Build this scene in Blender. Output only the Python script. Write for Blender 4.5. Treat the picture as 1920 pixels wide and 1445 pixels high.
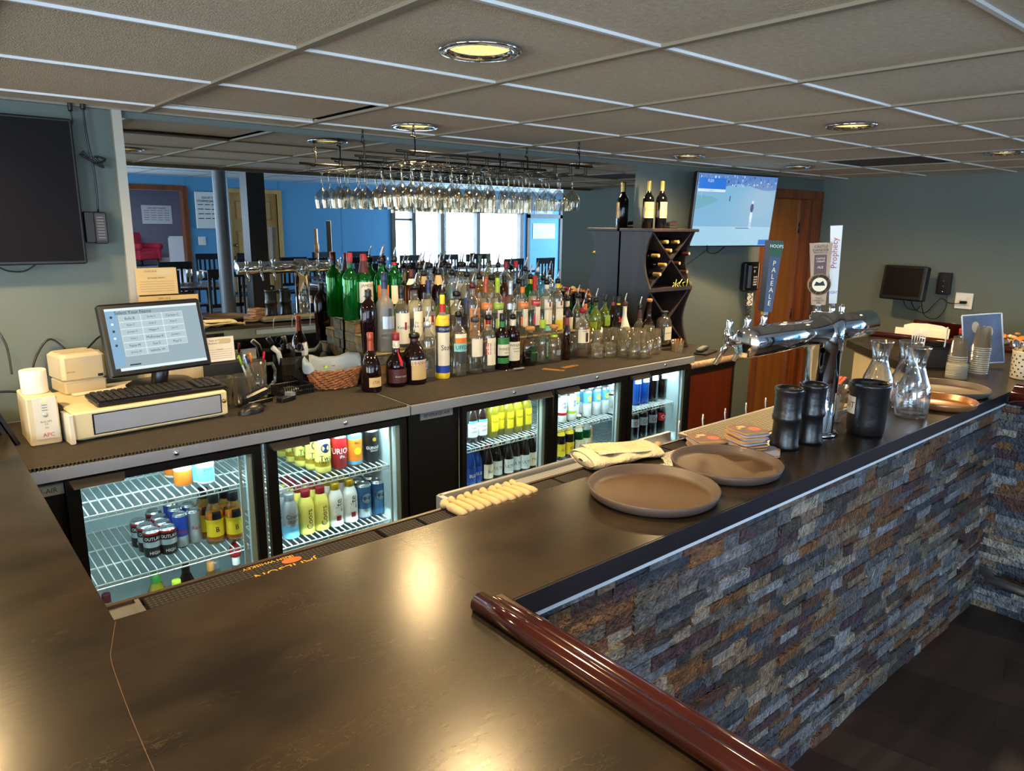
import bpy, math, random
from math import sin, cos, pi, radians as RD
from mathutils import Vector, Matrix, Euler
random.seed(7)
for o in list(bpy.data.objects): bpy.data.objects.remove(o)
SC = bpy.context.scene
COL = SC.collection
# ------------------------------------------------------------------ camera
FPX, CX, CY = 1354.8, 960.0, 722.5
YAW, PIT, ROL = 0.705575, 0.219275, 0.012036
CAMZ = 1.75
_f = Vector((sin(YAW)*cos(PIT), cos(YAW)*cos(PIT), -sin(PIT)))
_r = Vector((cos(YAW), -sin(YAW), 0)); _u = _r.cross(_f)
RR = _r*cos(ROL)+_u*sin(ROL); UU = -_r*sin(ROL)+_u*cos(ROL)
CAM0 = Vector((0, 0, CAMZ))
cd = bpy.data.cameras.new('camera'); cam = bpy.data.objects.new('camera', cd); COL.objects.link(cam)
cd.sensor_fit = 'HORIZONTAL'; cd.sensor_width = 36.0; cd.lens = FPX/1920*36.0
cd.clip_start = 0.05; cd.clip_end = 200
m = Matrix((RR, UU, -_f)).transposed().to_4x4(); m.translation = CAM0
cam.matrix_world = m
SC.camera = cam
def ray(px, py): return RR*((px-CX)/FPX)+UU*((CY-py)/FPX)+_f
def atz(px, py, z): d = ray(px, py); return CAM0+d*((z-CAMZ)/d.z)      # survey: the photo's pixel to a point on a level plane
def aty(px, py, y): d = ray(px, py); return CAM0+d*(y/d.y)
def atx(px, py, x): d = ray(px, py); return CAM0+d*(x/d.x)
# ------------------------------------------------------------------ view, world, lights
SC.view_settings.view_transform = 'Standard'; SC.view_settings.look = 'None'
SC.view_settings.gamma = 1.0; SC.view_settings.use_curve_mapping = False
SC.view_settings.exposure = EXPOSURE = 1.42
cy = SC.cycles
cy.max_bounces = 12; cy.diffuse_bounces = 4; cy.glossy_bounces = 5; cy.transmission_bounces = 8
cy.transparent_max_bounces = 40; cy.caustics_reflective = False; cy.caustics_refractive = False
cy.use_denoising = True; cy.sample_clamp_indirect = 4.0; cy.blur_glossy = 0.5
w = bpy.data.worlds.new('world'); SC.world = w; w.use_nodes = True
w.node_tree.nodes['Background'].inputs[0].default_value = (0.55, 0.75, 1.0, 1)
w.node_tree.nodes['Background'].inputs[1].default_value = 1.0
CEIL = 2.163
LAMPS = [(1.165, 1.504), (1.825, 2.821), (3.099, 1.495), (3.753, 2.79), (4.908, 2.706), (4.736, 1.42), (-0.75, 1.95), (-0.05, 2.75), (0.55, 0.62)]  # unseen cans over the left leg and the rail end are added
def lamp_light(i, x, y, e=26, z=CEIL+0.03, col=(1.0, 0.69, 0.33), ang=168):
    l = bpy.data.lights.new('can_light', 'SPOT'); l.energy = e; l.color = col
    l.spot_size = RD(ang); l.spot_blend = 0.8; l.shadow_soft_size = 0.05
    o = bpy.data.objects.new('can_light', l); COL.objects.link(o); o.location = (x, y, z-0.035)
for i, (x, y) in enumerate(LAMPS): lamp_light(i, x, y, 40 if i < 6 else 34)
def area(name, loc, rot, sx, sy, e, col):
    l = bpy.data.lights.new(name, 'AREA'); l.shape = 'RECTANGLE'; l.size = sx; l.size_y = sy; l.energy = e; l.color = col
    o = bpy.data.objects.new(name, l); COL.objects.link(o); o.location = loc; o.rotation_euler = rot
    return o
DAY = (0.50, 0.74, 1.0)
area('window_daylight', (9.4, -6.42, 1.45), (RD(90), 0, 0), 3.4, 1.2, 110, DAY)          # the dining room window bank
area('window_daylight_front', (-0.6, -6.36, 1.5), (RD(90), 0, 0), 5.6, 1.7, 85, (.70, .84, 1.0))      # unseen window bank along the same wall, inferred from daylight on the slate
area('window_daylight_side', (14.6, -3.2, 1.5), (RD(90), 0, RD(90)), 4.0, 1.4, 260, DAY)
area('daylight_fill_left', (-5.0, -3.6, 1.3), (RD(90), 0, RD(-90)), 4.4, 2.0, 220, (.6, .8, 1.0))  # unseen fill added before the solid left wall to brighten the dining room
area('warm_fill_bar', (-5.0, 1.3, 1.1), (RD(90), 0, RD(-90)), 2.8, 1.7, 55, (1.0, .88, .72))  # warm fill added by the left wall to lift the bar ceiling
# ------------------------------------------------------------------ materials
def hx(h):
    h = h.lstrip('#'); v = [int(h[i:i+2], 16)/255 for i in (0, 2, 4)]
    return tuple(c/12.92 if c <= 0.04045 else ((c+0.055)/1.055)**2.4 for c in v)
MATS = {}
def nt(name):
    mt = bpy.data.materials.new(name); mt.use_nodes = True
    return mt, mt.node_tree, mt.node_tree.nodes['Principled BSDF']
def link(t, a, b): t.links.new(a, b)
def N(t, kind, **kw):
    n = t.nodes.new(kind)
    for k, v in kw.items():
        if hasattr(n, k): setattr(n, k, v)
        else: n.inputs[k.replace('_', ' ')].default_value = v
    return n
def mat(name, col, rough=0.5, metal=0.0, var=0.0, scale=8.0, bump=0.0, bscale=60.0, stretch=None, col2=None, emit=0.0, ecol=None, coat=0.0, spec=None):
    if name in MATS: return MATS[name]
    mt, t, b = nt(name)
    if isinstance(col, str): col = hx(col)
    b.inputs['Base Color'].default_value = (*col, 1); b.inputs['Roughness'].default_value = rough; b.inputs['Metallic'].default_value = metal
    if spec is not None: b.inputs['Specular IOR Level'].default_value = spec
    if coat: b.inputs['Coat Weight'].default_value = coat; b.inputs['Coat Roughness'].default_value = 0.08
    if emit: b.inputs['Emission Strength'].default_value = emit; b.inputs['Emission Color'].default_value = (*(ecol or col), 1)
    if var or bump:
        tc = N(t, 'ShaderNodeTexCoord'); mp = N(t, 'ShaderNodeMapping'); link(t, tc.outputs['Object'], mp.inputs[0])
        if stretch: mp.inputs['Scale'].default_value = stretch
    if var:
        nz = N(t, 'ShaderNodeTexNoise'); nz.inputs['Scale'].default_value = scale; nz.inputs['Detail'].default_value = 6; link(t, mp.outputs[0], nz.inputs['Vector'])
        r = N(t, 'ShaderNodeValToRGB'); r.color_ramp.elements[0].position = 0.3; r.color_ramp.elements[1].position = 0.7
        if col2 is None:
            a = tuple(max(0, c*(1-var)) for c in col); z = tuple(min(1, c*(1+var)) for c in col)
        else:
            a = col; z = hx(col2) if isinstance(col2, str) else col2
        r.color_ramp.elements[0].color = (*a, 1); r.color_ramp.elements[1].color = (*z, 1)
        link(t, nz.outputs['Fac'], r.inputs[0]); link(t, r.outputs[0], b.inputs['Base Color'])
    if bump:
        n2 = N(t, 'ShaderNodeTexNoise'); n2.inputs['Scale'].default_value = bscale; n2.inputs['Detail'].default_value = 3; link(t, mp.outputs[0], n2.inputs['Vector'])
        bp = N(t, 'ShaderNodeBump'); bp.inputs['Strength'].default_value = bump; bp.inputs['Distance'].default_value = 0.01
        link(t, n2.outputs['Fac'], bp.inputs['Height']); link(t, bp.outputs[0], b.inputs['Normal'])
    MATS[name] = mt; return mt
def glassy(name, tint=(0.93, 0.95, 0.94), rim=(0.75, 0.8, 0.8), edge=0.55, rough=0.03, body=0.0, bodycol=None):
    """thin clear glass: tinted see-through facing the eye, mirror-like towards the rim; body mixes in a coloured filling; in clear glass, a painted milky brightness"""
    if name in MATS: return MATS[name]
    mt, t, b = nt(name); t.nodes.remove(b); out = t.nodes['Material Output']
    tr = N(t, 'ShaderNodeBsdfTransparent'); tr.inputs[0].default_value = (*tint, 1)
    gl = N(t, 'ShaderNodeBsdfGlossy'); gl.inputs['Color'].default_value = (*rim, 1); gl.inputs['Roughness'].default_value = rough
    lw = N(t, 'ShaderNodeLayerWeight'); lw.inputs['Blend'].default_value = 0.35
    mth = N(t, 'ShaderNodeMath', operation='MULTIPLY_ADD'); mth.inputs[1].default_value = edge; mth.inputs[2].default_value = 0.05
    mth.use_clamp = True
    link(t, lw.outputs['Facing'], mth.inputs[0])
    mx = N(t, 'ShaderNodeMixShader'); link(t, mth.outputs[0], mx.inputs[0])
    src = tr
    if body:
        df = N(t, 'ShaderNodeBsdfDiffuse'); df.inputs['Color'].default_value = (*(bodycol or tint), 1)
        tl = N(t, 'ShaderNodeBsdfTranslucent'); tl.inputs['Color'].default_value = (*(bodycol or tint), 1)
        m0 = N(t, 'ShaderNodeMixShader'); m0.inputs[0].default_value = 0.5; link(t, df.outputs[0], m0.inputs[1]); link(t, tl.outputs[0], m0.inputs[2])
        m1 = N(t, 'ShaderNodeMixShader'); m1.inputs[0].default_value = body; link(t, tr.outputs[0], m1.inputs[1]); link(t, m0.outputs[0], m1.inputs[2]); src = m1
    link(t, src.outputs[0], mx.inputs[1]); link(t, gl.outputs[0], mx.inputs[2]); link(t, mx.outputs[0], out.inputs[0])
    MATS[name] = mt; return mt
def refr(name, tint=(1, 1, 1), ior=1.33, mixt=.35, rough=.0):
    """filled or thick glass: refraction blended with plain see-through so that light still passes"""
    mt, t, b = nt(name); t.nodes.remove(b); out = t.nodes['Material Output']
    g = N(t, 'ShaderNodeBsdfGlass'); g.inputs['Color'].default_value = (*tint, 1); g.inputs['IOR'].default_value = ior; g.inputs['Roughness'].default_value = rough
    tr = N(t, 'ShaderNodeBsdfTransparent'); tr.inputs[0].default_value = (*[c*.9 for c in tint], 1)
    mx = N(t, 'ShaderNodeMixShader'); mx.inputs[0].default_value = mixt; link(t, g.outputs[0], mx.inputs[1]); link(t, tr.outputs[0], mx.inputs[2]); link(t, mx.outputs[0], out.inputs[0])
    MATS[name] = mt; return mt
def dots(name, base, dot, sc=90.0, thr=0.35, rough=0.6, metal=0.0, sx=1.0, sy=1.0, bump=0.6, mode='dot'):
    """holes or nubs on a square grid in the object's own x,y"""
    mt, t, b = nt(name)
    tc = N(t, 'ShaderNodeTexCoord'); sp = N(t, 'ShaderNodeSeparateXYZ'); link(t, tc.outputs['Object'], sp.inputs[0])
    def ax(o, s):
        a = N(t, 'ShaderNodeMath', operation='MULTIPLY'); a.inputs[1].default_value = s; link(t, o, a.inputs[0])
        c = N(t, 'ShaderNodeMath', operation='SINE'); link(t, a.outputs[0], c.inputs[0]); return c.outputs[0]
    p = N(t, 'ShaderNodeMath', operation='MULTIPLY'); link(t, ax(sp.outputs[0], sc*sx), p.inputs[0]); link(t, ax(sp.outputs[1], sc*sy), p.inputs[1])
    g = N(t, 'ShaderNodeMath', operation='ABSOLUTE' if mode == 'dot' else 'ADD'); link(t, p.outputs[0], g.inputs[0])
    if mode != 'dot': g.inputs[1].default_value = 0
    gt = N(t, 'ShaderNodeMath', operation='GREATER_THAN'); gt.inputs[1].default_value = thr; link(t, g.outputs[0], gt.inputs[0])
    mx = N(t, 'ShaderNodeMix'); mx.data_type = 'RGBA'; mx.inputs[6].default_value = (*hx(base), 1); mx.inputs[7].default_value = (*hx(dot), 1)
    link(t, gt.outputs[0], mx.inputs[0]); link(t, mx.outputs[2], b.inputs['Base Color'])
    b.inputs['Roughness'].default_value = rough; b.inputs['Metallic'].default_value = metal
    bp = N(t, 'ShaderNodeBump'); bp.inputs['Strength'].default_value = bump; bp.inputs['Distance'].default_value = 0.003
    link(t, g.outputs[0], bp.inputs['Height']); link(t, bp.outputs[0], b.inputs['Normal'])
    MATS[name] = mt; return mt
# ------------------------------------------------------------------ mesh builder
class MB:
    def __init__(s): s.v = []; s.f = []; s.m = []; s.sm = []
    def add(s, vs, fs, m=0, T=None, smooth=False):
        n = len(s.v)
        s.v += [tuple(T @ Vector(p)) if T is not None else tuple(p) for p in vs]
        s.f += [tuple(i+n for i in f) for f in fs]; s.m += [m]*len(fs); s.sm += [smooth]*len(fs)
        return s
    def box(s, x0, x1, y0, y1, z0, z1, m=0, T=None):
        vs = [(x0, y0, z0), (x1, y0, z0), (x1, y1, z0), (x0, y1, z0), (x0, y0, z1), (x1, y0, z1), (x1, y1, z1), (x0, y1, z1)]
        return s.add(vs, [(0, 3, 2, 1), (4, 5, 6, 7), (0, 1, 5, 4), (1, 2, 6, 5), (2, 3, 7, 6), (3, 0, 4, 7)], m, T)
    def bbox(s, x0, x1, y0, y1, z0, z1, b=0.004, m=0, T=None):
        """box with chamfered edges"""
        b = min(b, (x1-x0)*.45, (y1-y0)*.45, (z1-z0)*.45)
        ring = lambda e, z: [(x0+e+b, y0+e, z), (x1-e-b, y0+e, z), (x1-e, y0+e+b, z), (x1-e, y1-e-b, z), (x1-e-b, y1-e, z), (x0+e+b, y1-e, z), (x0+e, y1-e-b, z), (x0+e, y0+e+b, z)]
        rs = [ring(b, z0), ring(0, z0+b), ring(0, z1-b), ring(b, z1)]
        vs = sum(rs, []); fs = [tuple(range(7, -1, -1)), tuple(range(24, 32))]
        for k in range(3):
            for i in range(8): j = (i+1) % 8; fs.append((k*8+i, k*8+j, k*8+8+j, k*8+8+i))
        return s.add(vs, fs, m, T)
    def prism(s, poly, z0, z1, m=0, T=None, cap=True, smooth=False):
        n = len(poly); vs = [(x, y, z0) for x, y in poly]+[(x, y, z1) for x, y in poly]
        fs = [(i, (i+1) % n, n+(i+1) % n, n+i) for i in range(n)]
        s.add(vs, fs, m, T, smooth)
        if cap: s.add(vs, [tuple(range(n-1, -1, -1)), tuple(range(n, 2*n))], m, T)
        return s
    def lathe(s, prof, n=16, m=0, T=None, c=(0, 0, 0), ms=None, smooth=True, a0=0, a1=2*pi, cap=False):
        """prof [(r, z)] from bottom to top; ms gives a material per segment"""
        full = abs(a1-a0-2*pi) < 1e-6; k = n if full else n+1
        vs = []
        for r, z in prof:
            for i in range(k):
                a = a0+(a1-a0)*i/n; vs.append((c[0]+r*sin(a), c[1]-r*cos(a), c[2]+z))
        for j in range(len(prof)-1):
            fs = []
            for i in range(n):
                i2 = (i+1) % k; fs.append((j*k+i, j*k+i2, (j+1)*k+i2, (j+1)*k+i))
            base = len(s.v) if j == 0 else base
            if j == 0: s.add(vs, fs, ms[j] if ms else m, T, smooth)
            else:
                s.f += [tuple(q+base for q in f) for f in fs]; s.m += [ms[j] if ms else m]*len(fs); s.sm += [smooth]*len(fs)
        if cap:
            base2 = base
            s.f += [tuple(base2+i for i in range(k-1, -1, -1)), tuple(base2+(len(prof)-1)*k+i for i in range(k))]
            s.m += [ms[0] if ms else m, ms[-1] if ms else m]; s.sm += [False, False]
        return s
    def tube(s, pts, r, n=6, m=0, T=None, closed=False, caps=True, rs=None):
        pts = [Vector(p) for p in pts]; k = len(pts); vs = []; up = None
        for i, p in enumerate(pts):
            a = pts[(i-1) % k] if (i or closed) else p; b = pts[(i+1) % k] if (i < k-1 or closed) else p
            t = (b-a); t = t.normalized() if t.length > 1e-9 else Vector((0, 0, 1))
            if up is None: up = t.orthogonal().normalized()
            u = (up-t*up.dot(t)); u = u.normalized() if u.length > 1e-6 else t.orthogonal().normalized(); up = u; w_ = t.cross(u)
            rr = rs[i] if rs else r
            for q in range(n):
                an = 2*pi*q/n; vs.append(p+(u*cos(an)+w_*sin(an))*rr)
        fs = []
        for i in range(k if closed else k-1):
            j = (i+1) % k
            for q in range(n): q2 = (q+1) % n; fs.append((i*n+q, i*n+q2, j*n+q2, j*n+q))
        if caps and not closed: fs += [tuple(range(n-1, -1, -1)), tuple((k-1)*n+q for q in range(n))]
        return s.add(vs, fs, m, T, n > 5)
    def cord(s, pts, r, n=6, m=0, T=None, k=6):
        P = [Vector(p) for p in pts]; Q = []
        for i in range(len(P)-1):
            a, b, c, d = P[max(i-1, 0)], P[i], P[i+1], P[min(i+2, len(P)-1)]
            for j in range(k):
                t = j/k; Q.append(.5*((2*b)+(c-a)*t+(2*a-5*b+4*c-d)*t*t+(3*b-a-3*c+d)*t**3))
        Q.append(P[-1]); return s.tube(Q, r, n, m, T)
    def grid(s, fn, nu, nv, m=0, T=None, smooth=True):
        vs = [fn(i/nu, j/nv) for j in range(nv+1) for i in range(nu+1)]
        fs = [(j*(nu+1)+i, j*(nu+1)+i+1, (j+1)*(nu+1)+i+1, (j+1)*(nu+1)+i) for j in range(nv) for i in range(nu)]
        return s.add(vs, fs, m, T, smooth)
    def text(s, txt, size, fn, m=0, font_sx=1.0):
        """lettering: fn maps (x, z) of the centred flat text to a point"""
        vs, fs, w_, h_ = text_geo(txt)
        k = size/ h_ if h_ else size
        return s.add([fn((x-w_/2)*k*font_sx, (z-h_/2)*k) for x, z in vs], fs, m)
    def build(s, name, mats, parent=None, loc=None, rot=None, autosmooth=False):
        me = bpy.data.meshes.new(name); me.from_pydata(s.v, [], s.f)
        for mm in (mats if isinstance(mats, (list, tuple)) else [mats]): me.materials.append(MATS[mm] if isinstance(mm, str) else mm)
        me.polygons.foreach_set('material_index', s.m); me.polygons.foreach_set('use_smooth', s.sm); me.update()
        o = bpy.data.objects.new(name, me); COL.objects.link(o)
        if parent: o.parent = parent
        if loc: o.location = loc
        if rot: o.rotation_euler = rot
        return o
_TG = {}
def text_geo(txt):
    if txt in _TG: return _TG[txt]
    cu = bpy.data.curves.new('lettering', 'FONT'); cu.body = txt; cu.size = 1.0; cu.resolution_u = 2
    o = bpy.data.objects.new('lettering', cu); COL.objects.link(o)
    dg = bpy.context.evaluated_depsgraph_get(); dg.update()
    me = bpy.data.meshes.new_from_object(o.evaluated_get(dg))
    vs = [(v.co.x, v.co.y) for v in me.vertices]; fs = [tuple(p.vertices) for p in me.polygons]
    bpy.data.objects.remove(o); bpy.data.curves.remove(cu); bpy.data.meshes.remove(me)
    if vs:
        x0 = min(v[0] for v in vs); y0 = min(v[1] for v in vs); vs = [(x-x0, y-y0) for x, y in vs]
        w_ = max(v[0] for v in vs); h_ = max(v[1] for v in vs)
    else: w_ = h_ = 0
    _TG[txt] = (vs, fs, w_, h_); return _TG[txt]
def tag(o, label=None, cat=None, group=None, kind=None):
    if label: o['label'] = label
    if cat: o['category'] = cat
    if group: o['group'] = group
    if kind: o['kind'] = kind
    return o
def thing(name, label, cat, loc=(0, 0, 0), rz=0, group=None, rot=None):
    o = bpy.data.objects.new(name, None); COL.objects.link(o); o.empty_display_size = 0.05
    o.location = loc; o.rotation_euler = rot if rot else (0, 0, rz)
    return tag(o, label, cat, group)
def struct(name, mb, mats, parent=None):
    o = mb.build(name, mats, parent)
    if parent is None: o['kind'] = 'structure'
    return o
def copy_tree(o, parent=None):
    c = o.copy(); COL.objects.link(c); c.parent = parent
    for ch in KIDS.get(o.name, []): copy_tree(ch, c)
    return c
KIDS = {}
def index_kids(root):
    def rec(o):
        KIDS[o.name] = [c for c in bpy.data.objects if c.parent == o]
        for c in KIDS[o.name]: rec(c)
    rec(root)
def TR(x=0, y=0, z=0, rx=0, ry=0, rz=0, s=1.0): return Matrix.Translation((x, y, z)) @ Euler((rx, ry, rz)).to_matrix().to_4x4() @ Matrix.Scale(s, 4)
ORD = ['first', 'second', 'third', 'fourth', 'fifth', 'sixth', 'seventh', 'eighth', 'ninth', 'tenth', 'eleventh', 'twelfth', 'thirteenth', 'fourteenth', 'fifteenth', 'sixteenth', 'seventeenth', 'eighteenth', 'nineteenth', 'twentieth', 'twenty-first', 'twenty-second', 'twenty-third', 'twenty-fourth', 'twenty-fifth', 'twenty-sixth', 'twenty-seventh', 'twenty-eighth', 'twenty-ninth', 'thirtieth', 'thirty-first', 'thirty-second', 'thirty-third', 'thirty-fourth', 'thirty-fifth', 'thirty-sixth', 'thirty-seventh', 'thirty-eighth', 'thirty-ninth', 'fortieth', 'forty-first', 'forty-second', 'forty-third', 'forty-fourth', 'forty-fifth', 'forty-sixth', 'forty-seventh', 'forty-eighth']
# ------------------------------------------------------------------ common materials
mat('black', '#0c0c0e', 0.35); mat('black_matte', '#131316', 0.7); mat('dark_fabric', '#1a1c1e', 0.9)
mat('steel', '#c9ced6', 0.42, .85, var=0.08, scale=3, stretch=(1, 30, 1)); mat('chrome', '#d8dade', 0.07, 1.0)
mat('steel_rough', '#9a9a98', 0.42, 1.0, var=0.15, scale=5); mat('brass', '#b08a3c', 0.3, 1.0)
mat('white_plastic', '#d9d2bf', 0.5); mat('white', '#e8e8e4', 0.6); mat('paper', '#e9e3d4', 0.85, var=0.04); mat('ink', '#1a1a1c', 0.7)
mat('beige_plastic', '#cdbf9c', 0.5, var=0.05); mat('grey_plastic', '#a9a89f', 0.5)
mat('red', '#b3141c', 0.5); mat('blue', '#1b3f9c', 0.5); mat('green', '#2f7a34', 0.5); mat('orange', '#e0791c', 0.5); mat('yellow', '#e8c81e', 0.5)
mat('paint', '#626c65', 0.65, var=0.05, scale=1.5, bump=0.05, bscale=150)
mat('grey_paint', '#7e7c88', 0.7, var=0.04); mat('dining_paint', '#5b9cc8', 0.6, var=0.05, scale=0.6)
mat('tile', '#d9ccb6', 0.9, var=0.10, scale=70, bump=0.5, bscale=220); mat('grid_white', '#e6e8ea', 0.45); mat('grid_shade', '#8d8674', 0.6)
mat('dining_tile', '#dfe6ee', 0.9, var=0.03, scale=30)
mat('floor_wood', '#352b26', 0.45, var=0.6, scale=2.0, col2='#4d4039', stretch=(0.6, 6, 1), bump=0.08, bscale=30)
mat('laminate', '#1a1510', 0.25, var=0.5, scale=4.5, col2='#332a1e', stretch=(1, 2.2, 1), bump=0.02, bscale=40, spec=0.42)
def veins():
    mt = MATS['laminate']; t = mt.node_tree; b = t.nodes['Principled BSDF']; src = b.inputs['Base Color'].links[0].from_socket
    tc = N(t, 'ShaderNodeTexCoord'); mp = N(t, 'ShaderNodeMapping'); mp.inputs['Scale'].default_value = (1, 2.6, 1); mp.inputs['Rotation'].default_value = (0, 0, .5); link(t, tc.outputs['Object'], mp.inputs[0])
    n1 = N(t, 'ShaderNodeTexNoise'); n1.inputs['Scale'].default_value = 26; n1.inputs['Detail'].default_value = 8; n1.inputs['Distortion'].default_value = 1.2; link(t, mp.outputs[0], n1.inputs['Vector'])
    r = N(t, 'ShaderNodeValToRGB'); e = r.color_ramp.elements; e[0].position = .485; e[0].color = (0, 0, 0, 1); e[1].position = .5; e[1].color = (1, 1, 1, 1); x = e.new(.515); x.color = (0, 0, 0, 1); link(t, n1.outputs['Fac'], r.inputs[0])
    n2 = N(t, 'ShaderNodeTexNoise'); n2.inputs['Scale'].default_value = 5; link(t, mp.outputs[0], n2.inputs['Vector'])
    r2 = N(t, 'ShaderNodeValToRGB'); r2.color_ramp.elements[0].position = .52; r2.color_ramp.elements[1].position = .68; link(t, n2.outputs['Fac'], r2.inputs[0])
    m = N(t, 'ShaderNodeMath', operation='MULTIPLY'); link(t, r.outputs[0], m.inputs[0]); link(t, r2.outputs[0], m.inputs[1])
    mx = N(t, 'ShaderNodeMix'); mx.data_type = 'RGBA'; link(t, m.outputs[0], mx.inputs[0]); link(t, src, mx.inputs[6]); mx.inputs[7].default_value = (.06, .046, .03, 1); link(t, mx.outputs[2], b.inputs['Base Color'])
veins()
mat('lam_edge', '#22222a', 0.3, var=0.2)
mat('mahogany', '#3a0f05', 0.09, var=0.5, scale=4, col2='#1e0704', stretch=(3, 0.6, 3), coat=0.6)
mat('oak', '#a5672c', 0.5, var=0.3, scale=3, col2='#8a4f1e', stretch=(5, 5, 0.6)); mat('oak_trim', '#7a4220', 0.4, var=0.35, scale=4, stretch=(6, 6, 0.5))
mat('pine', '#c99c5e', 0.5, var=0.15, scale=3, stretch=(6, 6, 0.5)); mat('cherry', '#6b2a14', 0.4, var=0.25, scale=3, stretch=(6, 6, 0.6))
mat('espresso', '#2c211c', 0.5, var=0.3, scale=4, stretch=(5, 5, 0.6)); mat('chair_black', '#14161c', 0.45)
mat('column_grey', '#5d6470', 0.4); mat('column_dark', '#2c2a2c', 0.5, var=0.1)
mat('granite', '#8d6f55', 0.3, var=0.8, scale=60, col2='#cdb08c')
mat('mirror', '#cfd6d8', 0.0, 1.0); mat('mirror_frame', '#b9b3a2', 0.45, 0.5)
mat('bright_glass', '#ffffff', 0.5, emit=0.0)
mat('cooler_white', '#aebfc2', 0.4); mat('shelf_wire', '#dfe8e8', 0.4); mat('tray_brown', '#4a3521', 0.5, bump=0.05, bscale=200); mat('tray_rim', '#4c3f38', 0.5)
mat('tray_copper', '#8a5a34', 0.3, 0.3); mat('towel', '#cdbf9e', 0.95, var=0.06, bump=0.8, bscale=120); mat('napkin', '#b39a70', 0.9, bump=0.3, bscale=60)
mat('wicker', '#a9682e', 0.6, var=0.4, scale=25, col2='#6e3a14', stretch=(1, 1, 3)); mat('teal_cloth', '#8c9aa6', 0.95, var=0.1, bump=0.3, bscale=40)
mat('counter_mat', '#3a3328', 0.9, var=0.25, scale=50, bump=0.9, bscale=420)
mat('red_cloth', '#b0283c', 0.85, var=0.1)
dots('bar_mat', '#070607', '#3a302b', sc=330, thr=0.66, bump=1.0, rough=.9); dots('perf_steel', '#8f866c', '#0a0908', sc=250, thr=0.42, rough=0.6, metal=0.0, bump=-0.3)
glassy('clear', tint=(.86, .87, .83), rim=(.95, .92, .84), edge=.75, body=.10, bodycol=(.75, .72, .6)); glassy('wall_glass', tint=(.9, .9, .87), rim=(1, .95, .85), edge=.8, body=.07, bodycol=(.8, .76, .62)); glassy('clear_dark', tint=(0.78, 0.8, 0.78), edge=0.7); glassy('pane', tint=(0.93, 0.97, 0.96), edge=0.35, rim=(0.6, 0.65, 0.65))  # clear and wall_glass carry the warm brightness of lit glass in their colours
glassy('green_glass', tint=(0.06, 0.5, 0.12), rim=(0.3, 0.75, 0.35), edge=0.5, body=0.35, bodycol=(0.01, 0.22, 0.05))
glassy('amber_glass', tint=(0.42, 0.13, 0.04), rim=(0.6, 0.5, 0.4), edge=0.4, body=0.5, bodycol=(0.09, 0.02, 0.008))
glassy('dark_glass', tint=(0.12, 0.04, 0.05), rim=(0.5, 0.45, 0.45), edge=0.4, body=0.75, bodycol=(0.022, 0.008, 0.01))
glassy('frost', tint=(0.8, 0.82, 0.82), rim=(0.6, 0.62, 0.6), edge=0.35, rough=0.35, body=0.6, bodycol=(0.42, 0.42, 0.38))
glassy('yellow_liquid', tint=(0.85, 0.78, 0.12), edge=0.45, body=0.5, bodycol=(0.6, 0.5, 0.04)); glassy('honey', tint=(0.85, 0.6, 0.25), edge=0.5, body=0.25, bodycol=(0.5, 0.28, 0.05))
glassy('blue_glass', tint=(0.1, 0.4, 0.9), edge=0.5, body=0.45, bodycol=(0.02, 0.16, 0.6)); glassy('aqua_glass', tint=(0.5, 0.8, 0.85), edge=0.5, body=0.2, bodycol=(0.2, 0.5, 0.6))
glassy('brown_glass', tint=(0.3, 0.13, 0.05), edge=0.5, body=0.5, bodycol=(0.05, 0.018, 0.008))
glassy('lime_glass', tint=(0.75, 0.85, 0.3), edge=0.45, body=0.3, bodycol=(0.4, 0.5, 0.08))
mat('cola', '#1c0b08', 0.12); mat('can_top', '#c6ccd0', 0.25, 0.9)
def brick_mat():
    base = ['#62636a', '#474c56', '#716a62', '#735240', '#5a4038', '#857563', '#4e3d44', '#7d8084', '#8a7763', '#65686c', '#7c583a', '#4b4644', '#a39a8c', '#8e9096']
    return [mat('slate_%d' % i, c, 0.7, var=0.5, scale=38, bump=1.0, bscale=95) for i, c in enumerate(base)]
SLATE = brick_mat()
for nm_ in SLATE:
    for nd in nm_.node_tree.nodes:
        if nd.type == 'BUMP': nd.inputs['Distance'].default_value = .03
mat('floor_light', '#8a857c', 0.5, var=.15, scale=3)  # unseen dining floor made pale to bounce daylight upward
def planks():
    mt = MATS['floor_wood']; t = mt.node_tree; b = t.nodes['Principled BSDF']; src = b.inputs['Base Color'].links[0].from_socket
    tc = N(t, 'ShaderNodeTexCoord'); mp = N(t, 'ShaderNodeMapping'); mp.inputs['Rotation'].default_value = (0, 0, RD(-PLANK)); link(t, tc.outputs['Object'], mp.inputs[0])
    br = N(t, 'ShaderNodeTexBrick'); br.inputs['Scale'].default_value = 1.0; br.inputs['Brick Width'].default_value = 1.1; br.inputs['Row Height'].default_value = .18; br.inputs['Mortar Size'].default_value = .0018
    br.inputs['Color1'].default_value = (.55, .5, .5, 1); br.inputs['Color2'].default_value = (1.25, 1.15, 1.05, 1); br.inputs['Mortar'].default_value = (.25, .25, .25, 1); link(t, mp.outputs[0], br.inputs['Vector'])
    mx = N(t, 'ShaderNodeMix'); mx.data_type = 'RGBA'; mx.blend_type = 'MULTIPLY'; mx.inputs[0].default_value = 1; link(t, src, mx.inputs[6]); link(t, br.outputs['Color'], mx.inputs[7]); link(t, mx.outputs[2], b.inputs['Base Color'])
PLANK = 102
planks()
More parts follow.
